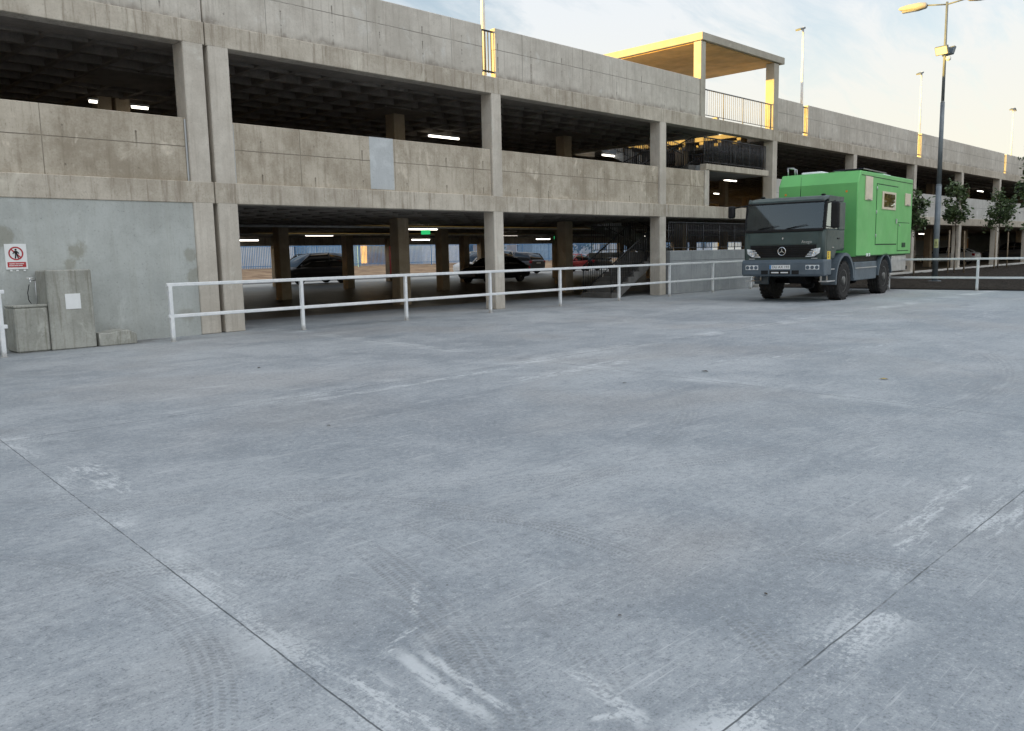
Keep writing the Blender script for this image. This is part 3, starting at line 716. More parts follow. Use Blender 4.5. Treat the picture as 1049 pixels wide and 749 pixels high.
# ------------------------------------------------------------------ wheels
def wheel(parent, name, c, r, w, hub=0.56, n=40, tread=True, out=1):
    """c = centre; axis y; out = +1/-1 the outer side"""
    b = MB(); h = w / 2; x = out
    prof = [(r * hub, -h * .8 * x), (r * 0.80, -h * x), (r * 0.95, -h * .95 * x), (r, -h * .72 * x)]
    if tread:
        for k in (-.42, 0, .42): prof += [(r, (k - .1) * h * x), (r - .018, (k - .07) * h * x), (r - .018, (k + .07) * h * x), (r, (k + .1) * h * x)]
    prof += [(r, h * .72 * x), (r * 0.95, h * .95 * x), (r * 0.80, h * x), (r * hub, h * .8 * x)]
    b.lathe(prof, (0, 0, 0), 'y', n)
    if tread:
        for k in range(26):
            a = 2 * math.pi * k / 26
            b.at((0, 0, 0), (0, a, 0))
            for s in (-1, 1): b.box(r - .02, r + .012, s * h * .98 - .05 * (s > 0), s * h * .98 + .05 * (s < 0), -.035, .035)
    t = b.build(name, M_rub, parent, c)
    b = MB(); d = x
    b.lathe([(0, h * .15 * d), (r * hub * .92, h * .2 * d), (r * hub * 1.01, h * .82 * d), (r * hub * 1.03, h * .86 * d), (r * hub * .9, h * .7 * d), (r * hub * .78, h * .30 * d), (r * .26, h * .45 * d), (r * .22, h * .95 * d), (r * .12, h * 1.02 * d), (0, h * 1.02 * d)], (0, 0, 0), 'y', 28)
    for k in range(10):
        a = 2 * math.pi * k / 10; q = (r * .36 * math.cos(a), h * .42 * d, r * .36 * math.sin(a)); b.cyl(q, (q[0], q[1] + .03 * d, q[2]), .014, n=6)
    b.build('rim', M_rim, t)
    return t

# ------------------------------------------------------------------ the expedition truck (local x forward, y left)
TR = empty('expedition_truck', (24.18, 11.655, 0), 'dark green cab truck with tall bright green camper box parked by the rail', 'truck', R(-175.083))
AX = (-0.45, -4.45)
b = MB()
b.prism([(1.27, 1.22), (1.29, 1.62), (1.27, 2.09), (-0.42, 2.09), (-0.42, 1.46), (0.22, 1.46), (0.42, 1.22)], -1.2, 1.2, 'y', bev=0.08, seg=3)
CAB = b.build('cab', M_cab, TR)
b = MB(); b.prism([(1.15, 2.85), (1.13, 2.93), (1.0, 3.01), (0.55, 3.06), (-0.3, 3.05), (-0.42, 2.99), (-0.42, 2.85)], -1.19, 1.19, 'y', bev=0.17, seg=4); b.build('cab_roof', M_cab, CAB)
b = MB(); b.box(-0.42, -0.37, -1.17, 1.17, 2.08, 2.86); b.build('rear_panel', M_cab, CAB)
for s in (-1, 1):
    y0, y1 = (1.13, 1.195) if s > 0 else (-1.195, -1.13)
    b = MB(); b.prism([(1.27, 2.08), (1.19, 2.08), (1.05, 2.86), (1.14, 2.86)], y0, y1, 'y'); b.build('windscreen_pillar', M_dark, CAB)
    b = MB(); b.box(-0.41, 0.12, y0, y1, 2.07, 2.87, 0.01); b.build('rear_pillar', M_cab, CAB)
b = MB(); b.prism([(1.265, 2.10), (1.28, 2.10), (1.155, 2.86), (1.14, 2.86)], -1.125, 1.125, 'y'); b.build('windscreen', M_glass, CAB)
for s in (-1, 1):
    b = MB(); b.prism([(1.19, 2.1), (0.12, 2.1), (0.12, 2.84), (1.06, 2.84)], s * 1.165 - .005, s * 1.165 + .005, 'y'); b.build('side_window', M_glass, CAB)
    # door with seam and handle
    b = MB(); b.prism([(1.13, 1.50), (1.10, 2.06), (0.02, 2.06), (0.02, 1.50)], *sorted((s * 1.199, s * 1.207)), 'y'); d = b.build('door', M_cab, CAB)
    b = MB(); b.box(0.10, 0.28, *sorted((s * 1.208, s * 1.235)), 1.80, 1.84, 0.008); b.build('handle', M_dark, d)
    b = MB(); b.box(0.55, 0.70, *sorted((s * 1.208, s * 1.22)), 1.555, 1.575, 0.004); b.build('trim_strip', M_chrome, d)
    # mirror
    yi, yo, z0, z1 = (1.29, 1.52, 2.10, 2.84) if s > 0 else (1.60, 1.80, 2.50, 2.86)
    b = MB(); b.box(0.98, 1.14, *sorted((s * yi, s * yo)), z0, z1, 0.05, seg=3); b.tube([(1.08, s * 1.17, 2.84), (1.08, s * yi, 2.80)], 0.02, 6) if s < 0 else b.tube([(1.08, s * 1.17, 2.8), (1.08, s * 1.4, 2.86), (1.08, s * 1.4, 2.1), (1.08, s * 1.17, 2.16)], 0.016, 6); b.build('mirror', M_dark, CAB)
b = MB(); b.box(1.20, 1.305, -1.15, 1.15, 2.03, 2.115, 0.015); b.build('windscreen_cowl', M_dark, CAB)
b = MB(); b.box(1.12, 1.185, -1.13, 1.13, 2.835, 2.885, 0.015); b.build('sun_visor', M_dark, CAB)
b = MB()
for y in (-.75, .1): b.cyl((1.295, y, 2.12), (1.262, y + .62, 2.2), 0.012, n=6); b.cyl((1.285, y + .05, 2.14), (1.24, y + .75, 2.26), .009, n=5)
b.build('wiper', M_dark, CAB)
b = MB(); b.box(1.285, 1.302, -1.02, 1.02, 1.675, 2.01, 0.008); b.build('bonnet', M_cab, CAB)
b = MB(); b.box(1.28, 1.30, -0.98, 0.98, 1.30, 1.655)
for k in range(5): b.box(1.30, 1.33, -0.86 - .02 * k, 0.86 + .02 * k, 1.345 + .062 * k, 1.37 + .062 * k, 0.006)
GRI = b.build('grille', M_dark, CAB)
b = MB(); b.lathe([(.104, -.01), (.122, -.01), (.125, .0), (.122, .01), (.104, .01)], (1.355, 0, 1.48), 'x', 32, loop=True)
for k in range(3):
    a = math.pi / 2 + 2 * math.pi * k / 3; ca, sa = math.cos(a), math.sin(a)
    P = [(.11 * ca, .11 * sa), (-.016 * sa, .016 * ca), (-.01 * ca, -.01 * sa), (.016 * sa, -.016 * ca)]
    b.prism([(p[0], 1.48 + p[1]) for p in P], 1.348, 1.362, 'x')
b.build('round_star_emblem', M_chrome, GRI)
b = MB(); b.prism([(0, 1.80), (.028, 1.845), (.012, 1.875), (-.012, 1.875), (-.028, 1.845)], 1.303, 1.312, 'x'); b.build('bonnet_badge', M_chrome, CAB)
FX = Matrix(((0, 0, 1, 0), (1, 0, 0, 0), (0, 1, 0, 0), (0, 0, 0, 1)))
text('model_lettering', 'Atego', 0.125, M_chrome, CAB, Matrix.Translation((1.304, 0.70, 1.735)) @ FX)
for s in (-1, 1):
    b = MB(); pts = [(s * 0.66, 1.305), (s * 0.93, 1.32), (s * 1.07, 1.42), (s * 1.09, 1.56), (s * 0.84, 1.525)]
    b.prism(pts, 1.27, 1.315, 'x', bev=0.012); h = b.build('headlight', M_hl, CAB)
    b = MB()
    for y, z, r in ((.94, 1.43, .055), (.83, 1.40, .04)): b.lathe([(r, 0), (r * .9, .008), (r * .6, .003), (0, .0)], (1.316, s * y, z), 'x', 16)
    b.build('reflector', M_chrome, h)
    b = MB(); b.box(1.30, 1.306, s * .93 - .09, s * .93 + .09, 1.262, 1.275); b.build('headlight_trim', M_hl, h)
# yellow sticker on the cab flank
b = MB(); b.box(0.78, 1.05, 1.2015, 1.2035, 1.23, 1.46); st = b.build('yellow_sticker', M_yel, CAB)
b = MB(); b.cyl((0.96, 1.204, 1.41), (0.96, 1.2055, 1.41), .03, n=12); b.build('red_dot', M_red, st)
b = MB()
for z in (1.27, 1.31, 1.35): b.box(0.91, 0.99, 1.204, 1.2052, z, z + .018)
b.build('sticker_mark', M_dark, st)
# interior
b = MB(); b.box(0.75, 1.2, -1.1, 1.1, 2.05, 2.16, 0.03); b.build('dashboard', M_dark, CAB)
for y in (-.62, .62):
    b = MB(); b.box(-.32, -.14, y - .26, y + .26, 2.0, 2.62, 0.05, seg=2); b.box(-.3, -.18, y - .14, y + .14, 2.64, 2.82, 0.04, seg=2); b.build('seat', M_seat, CAB)
b = MB(); b.at((0.62, 0.62, 2.2), (0, R(-55), 0)).lathe([(.20, -.012), (.224, -.012), (.228, 0), (.224, .012), (.20, .012)], (0, 0, 0), 'z', 24, loop=True); b.box(-.2, .2, -.02, .02, -.008, .008); b.build('steering_wheel', M_dark, CAB)
b = MB(); b.cyl((0.55, 0.2, 3.05), (0.5, 0.2, 3.62), 0.008, 0.004, n=6); b.build('antenna', M_dark, CAB)
b = MB(); 
for y in (-.9, .9): b.box(.55, .68, y - .05, y + .05, 3.05, 3.10, 0.015)
b.build('roof_marker_light', M_dark, CAB)
# bumper
b = MB(); b.prism([(0.72, 0.78), (1.30, 0.76), (1.36, 0.82), (1.36, 1.14), (1.33, 1.235), (0.72, 1.235)], -1.225, 1.225, 'y', bev=0.04); BU = b.build('bumper', M_bump, TR)
for y0, y1 in ((-.62, -.40), (-.36, .26), (.30, .52)):
    b = MB(); b.box(1.350, 1.363, y0, y1, 0.815, 0.935, 0.006); b.build('bumper_vent', M_dark, BU)
b = MB(); b.box(1.364, 1.368, -.30, -.08, .85, .885, .002); b.box(1.364, 1.368, -.02, .20, .85, .885, .002); b.build('reflector_strip', M_plate, BU)
b = MB(); b.box(1.360, 1.368, -.36, .26, .965, 1.085, .003); PL = b.build('number_plate', M_plate, BU)
b = MB(); b.box(1.3685, 1.3700, -.358, -.30, .967, 1.083); b.build('plate_band', M_blue, PL)
text('plate_lettering', 'DU AX 193', 0.105, M_dark, PL, Matrix.Translation((1.3695, -0.02, 1.025)) @ FX, 0.0006)
for s in (-1, 1):
    b = MB(); b.box(1.350, 1.366, *sorted((s * .70, s * 1.10)), .945, 1.085, .012); lc = b.build('bumper_lamp', M_hl, BU)
    b = MB()
    for y in (.77, .90, 1.03): b.lathe([(.052, 0), (.05, .012), (.03, .006), (0, .006)], (1.367, s * y, 1.015), 'x', 16)
    b.build('lamp_bezel', M_bump, lc)
    b = MB()
    b.box(0.42, 0.98, *sorted((s * .98, s * 1.21)), .925, .955, .005); b.box(0.42, 1.05, *sorted((s * .98, s * 1.23)), .585, .615, .005); b.box(0.93, 0.98, *sorted((s * .99, s * 1.02)), .61, .93); b.box(.44, .48, *sorted((s * .99, s * 1.02)), .61, .93)
    b.build('cab_step', M_galv, TR)
    # fenders
    for ax, ri, ro, a0, a1, nm in ((AX[0], 0.74, 0.83, -6, 176, 'front_fender'), (AX[1], 0.70, 0.77, 5, 172, 'rear_fender')):
        b = MB(); rings = []
        for k in range(25):
            a = R(a0 + (a1 - a0) * k / 24); ca, sa = math.cos(a), math.sin(a); y0, y1 = (0.80, 1.235) if s > 0 else (-1.235, -0.80)
            rings.append([(ax + ri * ca, y0, .57 + ri * sa), (ax + ri * ca, y1, .57 + ri * sa), (ax + ro * ca, y1, .57 + ro * sa), (ax + ro * ca, y0, .57 + ro * sa)])
        b.loft(rings, smooth=False); b.build(nm, M_bump, TR)
    b = MB(); b.box(-3.62, -1.42, *sorted((s * .70, s * 1.19)), .53, 1.10, .03, seg=2); tk = b.build('side_tank', M_bump, TR)
    b = MB(); b.box(-3.60, -1.44, *sorted((s * 1.192, s * 1.205)), .90, .93); b.build('tank_trim', M_galv, tk)
    b = MB(); b.box(-7.05, -5.32, *sorted((s * .70, s * 1.19)), .70, 1.25, .02); lk = b.build('rear_locker', M_galv, TR)
    for ax in AX: wheel(TR, 'wheel', (ax, s * 1.02, 0.572), 0.575, 0.38, out=s)
b = MB()
for s in (-1, 1): b.box(-7.3, 1.0, s * .42 - .05, s * .42 + .05, .86, 1.12)
for x in (-.9, -2.4, -5.4, -7.0): b.box(x - .06, x + .06, -.42, .42, .9, 1.1)
for ax in AX:
    b.cyl((ax, -.95, .57), (ax, .95, .57), .09, n=12); b.lathe([(.05, -.2), (.2, -.15), (.24, 0), (.2, .15), (.05, .2)], (ax, 0.12, .55), 'y', 16)
b.box(-.9, .95, -.42, .42, .72, 1.15, .05); b.prism([(.35, .74), (.2, .50), (-.2, .50), (-.4, .74)], -.2, .3, 'y'); b.cyl((-.6, .1, .62), (-4.3, .1, .62), .06)
b.build('chassis', M_dark, TR)
MB().box(-7.3, -1.42, -1.1, 1.1, 1.10, 1.268).build('subframe', M_dark, TR)
b = MB(); b.box(-7.38, -7.30, -1.15, 1.15, .72, .86, .01); b.build('rear_bumper', M_dark, TR)
# camper box
b = MB(); b.prism([(-1.36, 1.27), (-1.36, 3.50), (-1.62, 3.87), (-7.42, 3.90), (-7.42, 1.27)], -1.235, 1.235, 'y', bev=0.03); BX = b.build('camper_box', M_green, TR)
Y = 1.235
def sidebox(name, l0, l1, z0, z1, p0, p1, m, par, bev=0.004):
    return MB().box(l0, l1, Y + p0, Y + p1, z0, z1, bev).build(name, m, par)
sidebox('door_seam', -5.57, -3.20, 1.61, 3.565, -.004, .005, M_seam, BX, 0)
DO = sidebox('entry_door', -5.535, -3.235, 1.645, 3.53, -.002, .016, M_green, BX, 0.006)
sidebox('window_frame', -5.26, -3.74, 2.76, 3.34, .012, .04, M_cream, DO, 0.008)
sidebox('amber_reflection_panel', -5.10, -3.90, 2.84, 3.27, .03, .044, M_amber_refl, DO, 0)
sidebox('pane_glass', -5.10, -3.90, 2.84, 3.27, .046, .050, M_clear, DO, 0)
MB().box(-5.44, -5.36, Y + .016, Y + .05, 2.32, 2.48, 0.008).build('handle', M_galv, DO)
for z in (1.85, 2.6, 3.35): MB().cyl((-3.215, Y + .012, z), (-3.215, Y + .012, z + .11), .018, n=8).build('hinge', M_galv, DO)
for l0, l1, z0, z1 in ((-2.72, -2.02, 3.00, 3.73), (-7.10, -6.42, 2.96, 3.38)):
    f_ = sidebox('window_frame', l0, l1, z0, z1, -.002, .03, M_cream, BX, 0.008)
    sidebox('blind', l0 + .07, l1 - .07, z0 + .07, z1 - .06, .022, .034, M_cream, f_, 0)
    sidebox('latch', l0 + .2, l1 - .2, z0 + .02, z0 + .04, .03, .05, M_galv, f_, 0)
sidebox('locker_seam', -7.12, -5.70, 1.39, 2.375, -.004, .004, M_seam, BX, 0)
LO = sidebox('locker_hatch', -7.095, -5.725, 1.415, 2.35, -.002, .012, M_green, BX, 0.005)
sidebox('vent', -6.62, -6.22, 1.52, 1.68, .0, .03, M_seam, LO, 0.004)
MB().box(-5.86, -5.80, Y + .012, Y + .04, 2.24, 2.3, .006).build('handle', M_galv, LO)
sidebox('roof_edge_trim', -7.41, -1.68, 3.735, 3.755, -.004, .008, M_seam, BX, 0)
sidebox('sill_trim', -7.41, -1.37, 1.275, 1.30, -.004, .01, M_seam, BX, 0)
for l in (-2.38, -2.62): MB().box(l - .05, l + .05, Y - .01, Y + .03, 1.26, 1.36, .01).build('side_reflector', M_hl, BX)
for l, y in ((-2.7, -.55), (-5.6, .55)): MB().box(l - .35, l + .35, y - .35, y + .35, 3.885, 4.0, .05, seg=2).build('roof_hatch', M_white, BX)
MB().box(-4.4, -2.0, .25, 1.18, 3.93, 3.965, .004).build('solar_panel', M_solar, BX)
b = MB(); b.tube([(-1.8, -1.1, 3.86), (-1.75, -1.1, 4.12), (-2.5, -1.1, 4.12), (-2.55, -1.1, 3.88)], .018, 6); b.tube([(-1.75, -1.1, 4.12), (-1.8, -.9, 4.1), (-1.85, -.9, 3.87)], .018, 6); b.build('roof_bar', M_galv, BX)
for y in (-1.0, .9): MB().cyl((-1.375, y, 3.25), (-1.355, y, 3.25), .035, n=10).build('marker_lamp', M_orange, BX)

# ------------------------------------------------------------------ street lamp in the planting bed
SL = empty('street_lamp', (37.28, 12.0, 0), 'tall grey street lamp with two heads and small floodlights beside the truck', 'street lamp')
b = MB(); b.cyl((0, 0, 0), (0, 0, 4.0), .115, .107, n=20).cyl((0, 0, 4.0), (0, 0, 4.06), .107, .09, n=20).cyl((0, 0, 4.06), (0, 0, 7.3), .09, .082, n=20).cyl((0, 0, 7.3), (0, 0, 7.36), .082, .062, n=20).cyl((0, 0, 7.36), (0, 0, 11.22), .062, .046, n=16)
b.box(-.2, .2, -.2, .2, 0.05, 0.10, .01); b.build('pole', M_pole, SL)
A_ = Vector((-0.15, 0.99, 0)).normalized()
for s in (1, -1):
    d = A_ * s; b = MB()
    b.tube([(0, 0, 11.12), d * .75 + Vector((0, 0, 11.22))], .03, 8); ar = b.build('lamp_arm', M_pole, SL)
    b = MB(); b.at(d * .72 + Vector((0, 0, 11.22)), (0, 0, math.atan2(d.y, d.x)))
    rings = []
    for x, w, z0, z1 in ((0, .07, -.06, .06), (.06, .13, -.10, .12), (.30, .17, -.13, .15), (.36, .17, -.14, .15), (.75, .165, -.10, .14), (1.0, .12, -.04, .10), (1.08, .05, .0, .06)):
        rings.append([(x, w * .8, z0), (x, w, (z0 + z1) / 2 - .02), (x, w * .7, z1 - .02), (x, 0, z1), (x, -w * .7, z1 - .02), (x, -w, (z0 + z1) / 2 - .02), (x, -w * .8, z0)])
    b.loft(rings); hd = b.build('lamp_head', M_lamp, SL)
    b = MB(); b.at(d * .72 + Vector((0, 0, 11.22)), (0, 0, math.atan2(d.y, d.x))); b.box(.38, .95, -.12, .12, -.155, -.10, .03, seg=2); b.build('lens', M_flood, hd)
for s, rz, m in ((1, R(168), M_flood), (-1, R(-25), M_dark)):
    d = Vector((math.cos(rz), math.sin(rz), 0)); b = MB(); b.at(d * .16 + Vector((0, 0, 9.35)), (0, R(22), rz)); b.box(0, .12, -.26, .26, -.17, .17, .015); fl = b.build('floodlight', M_pole, SL)
    b = MB(); b.at(d * .16 + Vector((0, 0, 9.35)), (0, R(22), rz)); b.box(.121, .126, -.23, .23, -.14, .14); b.build('floodlight_glass', m, fl)
b = MB(); b.lathe([(0, -.1), (.09, -.06), (.11, .0), (.09, .06), (0, .1)], (0.05, -0.12, 9.02), 'z', 14); b.build('sensor', M_white, SL)
b = MB()
for k in range(9):
    a0 = R(150 + 10 * k); a1 = R(160 + 10 * k)
    b.f([b.v((.1155 * math.cos(a), .1155 * math.sin(a), z)) for a, z in ((a0, 1.46), (a1, 1.46), (a1, 1.82), (a0, 1.82))])
M_stk = mat('pale_yellow_sticker', color=(0.52, 0.54, 0.24), rough=0.5)
sk = b.build('warning_sticker', M_stk, SL)
b = MB(); 
tri = [(R(170), 1.54), (R(220), 1.54), (R(195), 1.72)]
for (a0, z0), (a1, z1) in zip(tri, tri[1:] + tri[:1]):
    for q in range(6):
        u0_, u1_ = q / 6, (q + 1) / 6
        pa, pb = (a0 + (a1 - a0) * u0_, z0 + (z1 - z0) * u0_), (a0 + (a1 - a0) * u1_, z0 + (z1 - z0) * u1_)
        b.cyl((.117 * math.cos(pa[0]), .117 * math.sin(pa[0]), pa[1]), (.117 * math.cos(pb[0]), .117 * math.sin(pb[0]), pb[1]), .008, n=4)
b.build('warning_triangle', M_dark, sk)
# white lamp masts on the roof
def mast(x, z, label, twin=False):
    t = empty('roof_lamp_mast', (x, 18.0, 6.47), label, 'lamp mast', 0, 'white lamp masts on the garage roof')
    b = MB(); b.cyl((0, 0, 0), (0, 0, z - 6.47), .07, .045, n=12); b.box(-.14, .14, -.14, .14, 0, .02); b.build('pole', M_white, t)
    for k in ((0, 1) if twin else (0,)):
        a = R(175) if k == 0 else R(5)
        b = MB(); b.at((0.04 * math.cos(a), 0, z - 6.52), (0, R(18), a)); b.box(0, .42, -.14, .14, -.04, .04, .015); fl = b.build('floodlight', M_pole, t)
        b = MB(); b.at((0.04 * math.cos(a), 0, z - 6.52), (0, R(18), a)); b.box(.08, .40, -.12, .12, -.047, -.041); b.build('floodlight_glass', M_flood, fl)
mast(17.26, 11.5, 'thick white roof mast cut by the top of the photo beside the parapet gap')
mast(37.22, 11.42, 'white roof mast right of the concrete stair canopy')
mast(52.2, 11.5, 'thin white roof mast left of the grey street lamp')
mast(71.2, 11.5, 'most distant white roof mast at the right edge, twin headed', True)

# ------------------------------------------------------------------ trees
def crown(n, cx, rx, rz, seed, leaf, clumps, offset=None):
    rn = random.Random(seed); b = MB(); cl = []
    for k in range(clumps):
        while True:
            p = Vector((rn.uniform(-1, 1), rn.uniform(-1, 1), rn.uniform(-1, 1)))
            if p.length < 1: break
        p = Vector((p.x * rx * .8, p.y * rx * .8, p.z * rz * .85)); p.x *= 1 - .25 * (p.z / rz); p.y *= 1 - .25 * (p.z / rz)
        cl.append((p, rn.uniform(.16, .40) * rx))
    for k in range(n):
        p, r = rn.choice(cl); d = Vector((rn.gauss(0, 1), rn.gauss(0, 1), rn.gauss(0, 1))) * r * .55
        q = p + d + Vector(cx); s = leaf * rn.uniform(.6, 1.3)
        a = Vector((rn.gauss(0, 1), rn.gauss(0, 1), rn.gauss(0, .6))).normalized(); c = a.orthogonal().normalized(); c = (c * math.cos(rn.random() * 6) + a.cross(c) * math.sin(rn.random() * 6))
        b.f([b.v(q - a * s), b.v(q + c * s * .5), b.v(q + a * s), b.v(q - c * s * .5)])
    for k in range(int(n / 90)):      # shoots that break the outline
        p, r = rn.choice(cl); d = Vector((p.x * 1.2 + rn.gauss(0, .2), p.y * 1.2 + rn.gauss(0, .2), abs(p.z) * .4 + rx * .9)).normalized()
        o_ = p + Vector(cx); ln_ = rn.uniform(.4, .85) * rx
        for j in range(12):
            q = o_ + d * ln_ * (j / 11) + Vector((rn.gauss(0, 1), rn.gauss(0, 1), rn.gauss(0, 1))) * leaf * .7; s = leaf * rn.uniform(.6, 1.15)
            a = Vector((rn.gauss(0, 1), rn.gauss(0, 1), rn.gauss(0, .7))).normalized(); c = a.orthogonal().normalized()
            b.f([b.v(q - a * s), b.v(q + c * s * .5), b.v(q + a * s), b.v(q - c * s * .5)])
    return b, cl
def tree(x, y, zc, rx, rz, n, label, seed, group='young staked trees in the planting bed', r=.045, leaf=.11, clumps=34, cat='tree', name='young_tree'):
    t = empty(name, (x, y, 0.02), label, cat, 0, group)
    b, cl = crown(n, (0, 0, zc), rx, rz, seed, leaf, clumps); b.build('crown', M_leaf, t)
    rn = random.Random(seed + 1); b = MB()
    pts = [(0, 0, 0)]; 
    for k in range(1, 7): pts.append((rn.uniform(-.03, .03) * k * .5, rn.uniform(-.03, .03) * k * .5, (zc + rz * .7) * k / 6))
    for i in range(6): b.cyl(pts[i], pts[i + 1], r * (1 - .13 * i), r * (1 - .13 * (i + 1)), n=8)
    for p, _ in cl[::2]:
        z0 = max(zc - rz, zc + p.z - .5 * rx); b.cyl((0, 0, z0), p + Vector((0, 0, zc)), r * .4, r * .12, n=5)
    b.build('trunk', M_bark, t); return t
tree(48.8, 14.75, 3.62, .80, 1.32, 1100, 'young tree with rounded crown before the silver car, right of the lamp pole', 11)
tree(58.6, 15.2, 3.60, .98, 1.45, 1300, 'young staked tree before the dark vehicle, near the right edge', 23)
tree(38.0, 8.75, 3.45, .80, 1.6, 1500, 'nearest young tree with its dark crown cut by the right edge', 37, leaf=.10)
tree(43.5, 15.0, 3.25, .62, 1.1, 1000, 'young tree half hidden behind the rear of the green box', 41)
tree(68.0, 14.6, 2.9, 1.2, 1.7, 1700, 'bushy farther tree low at the right edge', 53)
def stake(x, y, h, label, tilt=(0, 0)):
    b = MB(); b.cyl((0, 0, 0), (tilt[0], tilt[1], h), .04, .035, n=8); o = b.build('tree_stake', M_wood, None, (x, y, 0)); tag(o, label, 'tree stake', 'wooden stakes beside the young trees')
stake(48.25, 14.9, 2.35, 'left wooden stake of the tree before the silver car', (.05, 0))
stake(49.1, 14.35, 2.3, 'right wooden stake of the tree before the silver car', (-.04, .05))
stake(58.0, 15.25, 2.3, 'left wooden stake of the tree before the dark vehicle', (.03, 0))
stake(59.0, 14.8, 2.3, 'right wooden stake of the tree before the dark vehicle', (-.05, 0))

# ------------------------------------------------------------------ cars
def car(kind, x, y, rz, color, label, seed=0, group=None, name='parked_car'):
    K = {  # length, width, body stations (x, zb, zt, hw), cabin stations (x, zbase, ztop, hwbase, hwtop), axle, wheel r
        'sedan': (4.6, 1.8, [(-2.3, .42, .80, .72), (-2.22, .30, .95, .82), (-1.6, .24, 1.02, .90), (-.6, .22, .98, .90), (.8, .22, .95, .90), (1.6, .24, .88, .88), (2.1, .28, .76, .80), (2.28, .38, .62, .66)],
                  [(-1.85, .98, 1.0, .72, .70), (-1.1, .95, 1.40, .82, .62), (-.2, .95, 1.45, .84, .64), (.45, .93, 1.38, .82, .62), (1.25, .90, .93, .74, .72)], (1.38, -1.32), .32),
        'hatch': (3.7, 1.65, [(-1.85, .40, .85, .70), (-1.78, .28, 1.0, .78), (-1.0, .22, 1.0, .82), (.6, .22, .98, .82), (1.3, .24, .92, .80), (1.72, .28, .78, .74), (1.85, .36, .62, .6)],
                  [(-1.76, .98, 1.02, .70, .66), (-1.45, .98, 1.42, .74, .58), (-.3, .96, 1.50, .77, .60), (.4, .95, 1.44, .76, .58), (1.15, .92, .96, .7, .68)], (1.15, -1.15), .30),
        'suv': (4.7, 1.9, [(-2.35, .45, .95, .80), (-2.28, .35, 1.1, .88), (-1.4, .30, 1.12, .94), (.9, .30, 1.1, .94), (1.7, .32, 1.04, .92), (2.2, .36, .92, .86), (2.34, .46, .78, .74)],
                [(-2.22, 1.08, 1.12, .80, .76), (-1.85, 1.08, 1.62, .84, .68), (-.4, 1.06, 1.74, .88, .70), (.4, 1.05, 1.68, .87, .68), (1.2, 1.03, 1.07, .8, .78)], (1.42, -1.40), .36),
        'van': (4.9, 1.95, [(-2.45, .40, 1.0, .86), (-2.38, .30, 1.15, .93), (-1.4, .28, 1.15, .97), (1.2, .28, 1.12, .97), (1.9, .30, 1.05, .94), (2.35, .34, .90, .88), (2.46, .44, .74, .76)],
                [(-2.40, 1.12, 1.16, .84, .80), (-2.25, 1.12, 1.84, .88, .76), (-.6, 1.1, 1.93, .92, .78), (.7, 1.08, 1.86, .91, .76), (1.75, 1.04, 1.08, .84, .82)], (1.6, -1.5), .35)}[kind]
    L, Wd, body, cab, axles, wr = K
    t = empty(name, (x, y, 0), label, 'van' if kind == 'van' else 'car', rz, group)
    mp = mat('car_paint_%s' % ''.join('%02d' % int(c * 99) for c in color), color=color, rough=0.4, spec=0.3, coat=0.25, vary=0.05)
    def ring(x, zb, zt, hw):
        h = zt - zb; P = [(hw * .86, zb), (hw * .97, zb + h * .18), (hw, zb + h * .5), (hw * .97, zb + h * .82), (hw * .86, zb + h * .97), (hw * .5, zt)]
        return [(x, p, z) for p, z in P] + [(x, -p, z) for p, z in P[::-1]]
    b = MB(); b.loft([ring(*s) for s in body]); b.build('body', mp, t)
    def cring(x, z0, z1, w0, w1, top=True):
        P = [(w0, z0 - .03), (w0 * .5 + w1 * .5 + .02, (z0 + z1) / 2), (w1, z1 - .04), (w1 * .85, z1)]
        return [(x, p, z) for p, z in P] + [(x, -p, z) for p, z in P[::-1]]
    b = MB(); b.loft([cring(*s) for s in cab]); b.build('windows', M_glassd if False else M_dkglass, t)
    b = MB()
    top = [s for s in cab if s[2] - s[1] > .2]
    b.loft([[(s[0], s[4] * 1.0, s[2] - .045), (s[0], s[4] * .86, s[2] + .008), (s[0], -s[4] * .86, s[2] + .008), (s[0], -s[4], s[2] - .045)] for s in top])
    for sd in (-1, 1):   # roof pillars
        for A, B in ((cab[0], cab[1]), (cab[-1], cab[-2])):
            b.tube([(A[0], sd * (A[3] + .0), A[1]), (B[0], sd * (B[4] + .01), B[2] - .03)], .045, 6)
        m_ = cab[2]; b.tube([(m_[0], sd * (m_[3] + .005), m_[1]), (m_[0] - .05, sd * (m_[4] + .01), m_[2] - .03)], .04, 6)
    b.build('roof', mp, t)
    for ax in axles:
        for sd in (-1, 1): wheel(t, 'wheel', (ax, sd * (Wd / 2 - .12), wr), wr, .2, .62, 24, False, sd)
    fz = body[-2][2] - .10; bz = body[1][2] - .14
    for sd in (-1, 1):
        b = MB(); b.box(body[-2][0] - .14, body[-2][0] + .06, sd * body[-2][3] * .80 - .13, sd * body[-2][3] * .80 + .13, fz - .07, fz + .05, .03, seg=2); b.build('headlight', M_hl, t)
        b = MB(); b.box(body[1][0] - .05, body[1][0] + .16, sd * body[1][3] * .86 - .12, sd * body[1][3] * .86 + .13, bz - .12, bz + .08, .03, seg=2); b.build('tail_light', M_tail, t)
        b = MB(); xm = cab[-1][0] - .25; b.box(xm - .06, xm + .06, *sorted((sd * (Wd / 2 - .03), sd * (Wd / 2 + .13))), cab[-1][1] + .02, cab[-1][1] + .17, .03, seg=2); b.build('mirror', mp, t)
    b = MB(); b.box(-L / 2 - .005, -L / 2 + .03, -.26, .26, bz - .16, bz - .05, .004); b.build('number_plate', M_plate, t)
    return t
M_dkglass = mat('car_window_glass', color=(0.012, 0.014, 0.016), rough=0.06, spec=0.7, vary=0.05)
CG = 'cars parked in and behind the garage'
